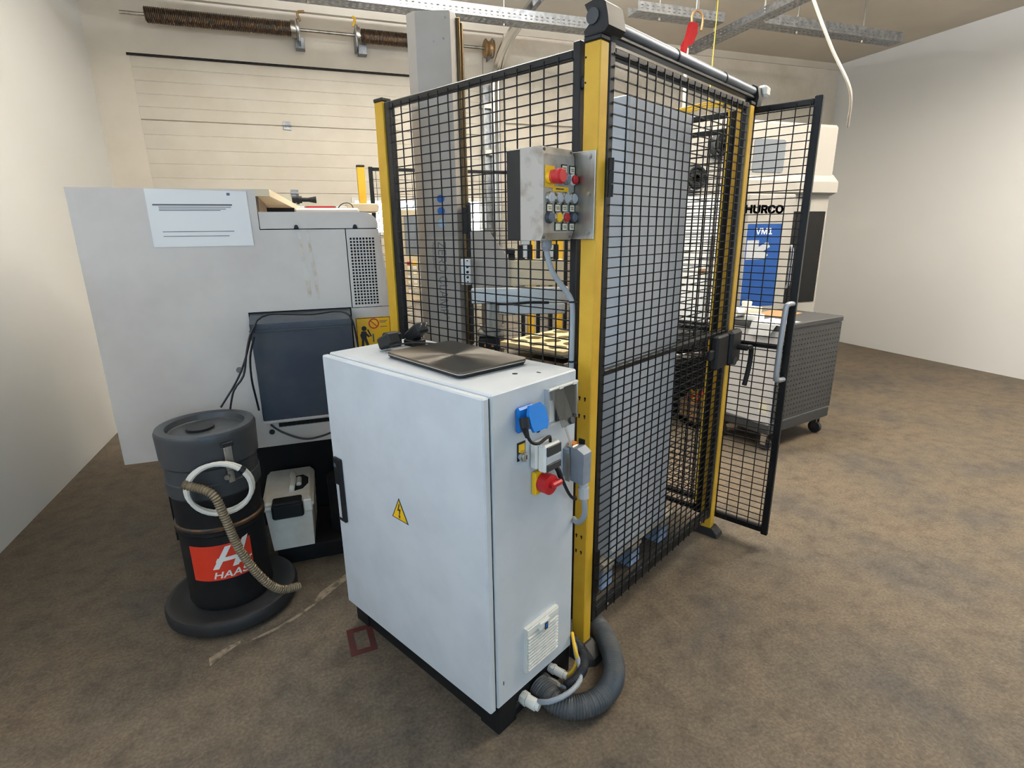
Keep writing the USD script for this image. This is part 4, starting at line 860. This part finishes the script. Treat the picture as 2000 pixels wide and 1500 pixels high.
for a, z, r in ((2.63, 1.84, .095), (2.83, 2.07, .085)):
    g = t.part('fan_guard', lathe([(0, 0), (r, 0), (r, .03), (r * .92, .045), (r * .8, .04), (r * .7, .02), (0, .02)], 28).apply_transform(trimesh.transformations.rotation_matrix(math.pi / 2, [1, 0, 0])).apply_translation([a, HB + .05, z]), 'dark_grey_plastic', label='round black fan guard')
    t.part('fan_blades', cat([turn(bx(a - r * .65, a + r * .65, HB + .012, HB + .018, z - .012, z + .012), k * 30, [0, 1, 0], (a, HB, z)) for k in range(6)]), 'black_plastic', g)
cp = t.part('control_panel', bx(3.03, 3.47, HB - .08, HB + .05, .86, 1.74, .008), 'mill_paint')
PB = HB - .08
sc = PB / HB
t.part('maker_lettering', cat([txt('HURCO', .053, (3.00 + q, PB, 1.603 + w), (1, 0, 0), (0, 0, 1), .001, True, .352) for q in (0, .0035, .007) for w in (0, .004)]), 'ink', cp, smooth=False, label='black lettering HURCO')
t.part('blue_field', ext(sbox(3.05, .92, 3.355, 1.52).buffer(.008), 'y', PB - .001, PB), 'mill_blue', cp)
t.part('model_lettering', txt('VM1', .045, (3.12, PB - .001, 1.452), (1, 0, 0), (0, 0, 1), .001, True, .155), 'paper', cp, smooth=False, label='white lettering VM1')
t.part('panel_graphic', cat(ext([(3.05, 1.27), (3.05, 1.41), (3.16, 1.41), (3.16, 1.36), (3.24, 1.40), (3.27, 1.36), (3.21, 1.33), (3.26, 1.30), (3.22, 1.27)], 'y', PB - .0018, PB - .001)), 'light_grey_plastic', cp)
t.part('work_opening', bx(3.50, 3.92, HB + .046, HB + .052, .90, 1.62), 'matt_black')
t.part('opening_handle', tube([(3.50, HB + .03, 1.36), (3.51, HB - .02, 1.365), (3.525, HB - .045, 1.34), (3.525, HB - .045, 1.2), (3.525, HB - .045, 1.06), (3.51, HB - .02, 1.035), (3.50, HB + .03, 1.04)], .014, 10), 'silver_grip')
t.part('chip_tray', cat(bx(2.34, 2.98, HB - .10, HB + .10, .62, .72, .01), bx(2.34, 2.98, HB - .10, HB + .0, .52, .56, .006)), 'matt_black')
t.part('tray_edge', bx(2.36, 2.96, HB - .112, HB - .10, .56, .60, .003), 'steel')
bk = T('parts_crate', 'crate heaped with small red and yellow caps under the machining centre', 'crate', (2.85, 3.38, 0))
bk.part('crate', cat(bx(2.66, 3.02, 3.30, 3.31, 0, .20), bx(2.66, 3.02, 3.49, 3.50, 0, .20), bx(2.66, 2.67, 3.31, 3.49, 0, .20), bx(3.01, 3.02, 3.31, 3.49, 0, .20), bx(2.66, 3.02, 3.30, 3.5, 0, .05)), 'cardboard')
rr = random.Random(3)
for nm, m in (('red_caps', 'mixed_red'), ('yellow_caps', 'yellow_plastic')):
    bk.part(nm, cat([cy((x, y, z), (x + rr.uniform(-.01, .01), y + rr.uniform(-.01, .01), z + .02), .014, 8) for x, y, z in [(rr.uniform(2.69, 2.99), rr.uniform(3.325, 3.475), rr.uniform(.17, .25)) for _ in range(70)]]), m, kind='stuff')

# ---------------------------------------------------------------- tool trolley
t = T('tool_trolley', 'grey tool trolley with perforated side standing behind the open mesh leaf', 'trolley', (.37, .25, 0), 'T')
t.part('carcass', bx(.004, .74, .004, .455, .20, .85, .006), 'trolley_paint')
t.part('bottom_band', bx(0, .745, 0, .46, .13, .205, .006), 'dark_grey_plastic')
t.part('top_mat', bx(-.008, .75, -.008, .465, .85, .888, .006), 'mat_dark')
per = sbox(.02, .215, .74, .845).difference(union_all([sbox(.05 + .035 * i, .24 + .035 * j, .058 + .035 * i, .248 + .035 * j) for i in range(20) for j in range(17)]))
pp = t.part('perforated_panel', ext(per, 'y', -.004, 0), 'mat_dark', smooth=False, label='dark perforated side panel'); t.part('panel_backing', bx(.02, .74, .0, .0035, .215, .845), 'dark_gap', pp)
for x in (.06, .68):
    for y in (.05, .41):
        c = t.part('castor', cy((x - .014, y, .045), (x + .014, y, .045), .045, 20), 'rubber_black'); t.part('castor_fork', cat(bx(x - .024, x - .016, y - .02, y + .02, .04, .13), bx(x + .016, x + .024, y - .02, y + .02, .04, .13), bx(x - .024, x + .024, y - .025, y + .025, .115, .13)), 'shiny_steel', c)
t.part('paper_label', bx(.0035, .005, .03, .09, .28, .36), 'paper_cream')
single('paper_roll', 'white paper roll lying on the tool trolley top', 'paper roll', lathe([(.012, 0), (.035, 0), (.035, .09), (.012, .09), (.012, 0)], 24).apply_transform(trimesh.transformations.rotation_matrix(math.pi / 2, [0, 1, 0])).apply_translation([.06, .40, .923]), 'paper', base=(.1, .40, .888), frame='T')
single('tissue_box', 'small cream carton behind the roll on the tool trolley', 'box', bx(.14, .30, .34, .46, .888, .95, .004), 'paper_cream', base=(.22, .40, .888), frame='T')
single('small_white_box', 'small pale blue-white box at the trolley corner', 'box', turn(bx(.03, .14, .20, .30, .888, .925, .004), 15, [0, 0, 1], (.08, .25, .9)), 'paper', base=(.08, .25, .888), frame='T')
single('white_cup', 'small white round tub standing on the tool trolley', 'tub', lathe([(0, .95), (.03, .95), (.036, .985), (.03, .998), (0, 1.0)], 20, (.2, .40)), 'white_plastic', base=(.2, .40, .95), frame='T')
tw = T('paper_sheet', 'white paper sheet hanging over the edge of the tool trolley', 'paper', (.05, .1, .8), 'T')
tw.part('sheet', cat(bx(-.014, .24, .01, .22, .8885, .8900), hull([(-.0145, .02, .889), (-.0145, .2, .889), (-.013, .02, .889), (-.013, .2, .889), (-.022, .06, .815), (-.022, .215, .80), (-.0205, .06, .815), (-.0205, .215, .80)])), 'paper')
single('cardboard_sheet', 'brown cardboard sheet lying flat on the tool trolley', 'cardboard', turn(bx(.28, .60, .20, .42, .8885, .894), 8, [0, 0, 1], (.44, .3, .89)), 'cardboard', base=(.44, .31, .8885), frame='T')

# ---------------------------------------------------------------- machine control pendant behind the column
t = T('control_pendant', 'grey machine control pendant with screen and keypad behind the mesh', 'control panel', (.62, 3.62, 0))
t.part('stand', cat(bx(.60, .66, 3.64, 3.70, 0, 1.1, .004), bx(.52, .74, 3.56, 3.78, 0, .03, .004)), 'machine_paint')
p = t.part('housing', bx(.535, .72, 3.61, 3.67, 1.06, 1.64, .008), 'machine_cream')
t.part('screen', bx(.56, .70, 3.606, 3.61, 1.36, 1.60, .003), 'screen_grey', p)
for j in range(7):
    for i in range(4): t.part('key', bx(.562 + .034 * i, .588 + .034 * i, 3.605, 3.61, 1.115 + .030 * j, 1.136 + .030 * j, .002), ('white_plastic', 'light_grey_plastic', 'paper_cream')[(i + j) % 3] if (i, j) not in ((0, 6), (1, 6)) else ('red_plastic' if i == 0 else 'yellow_plastic'), p)
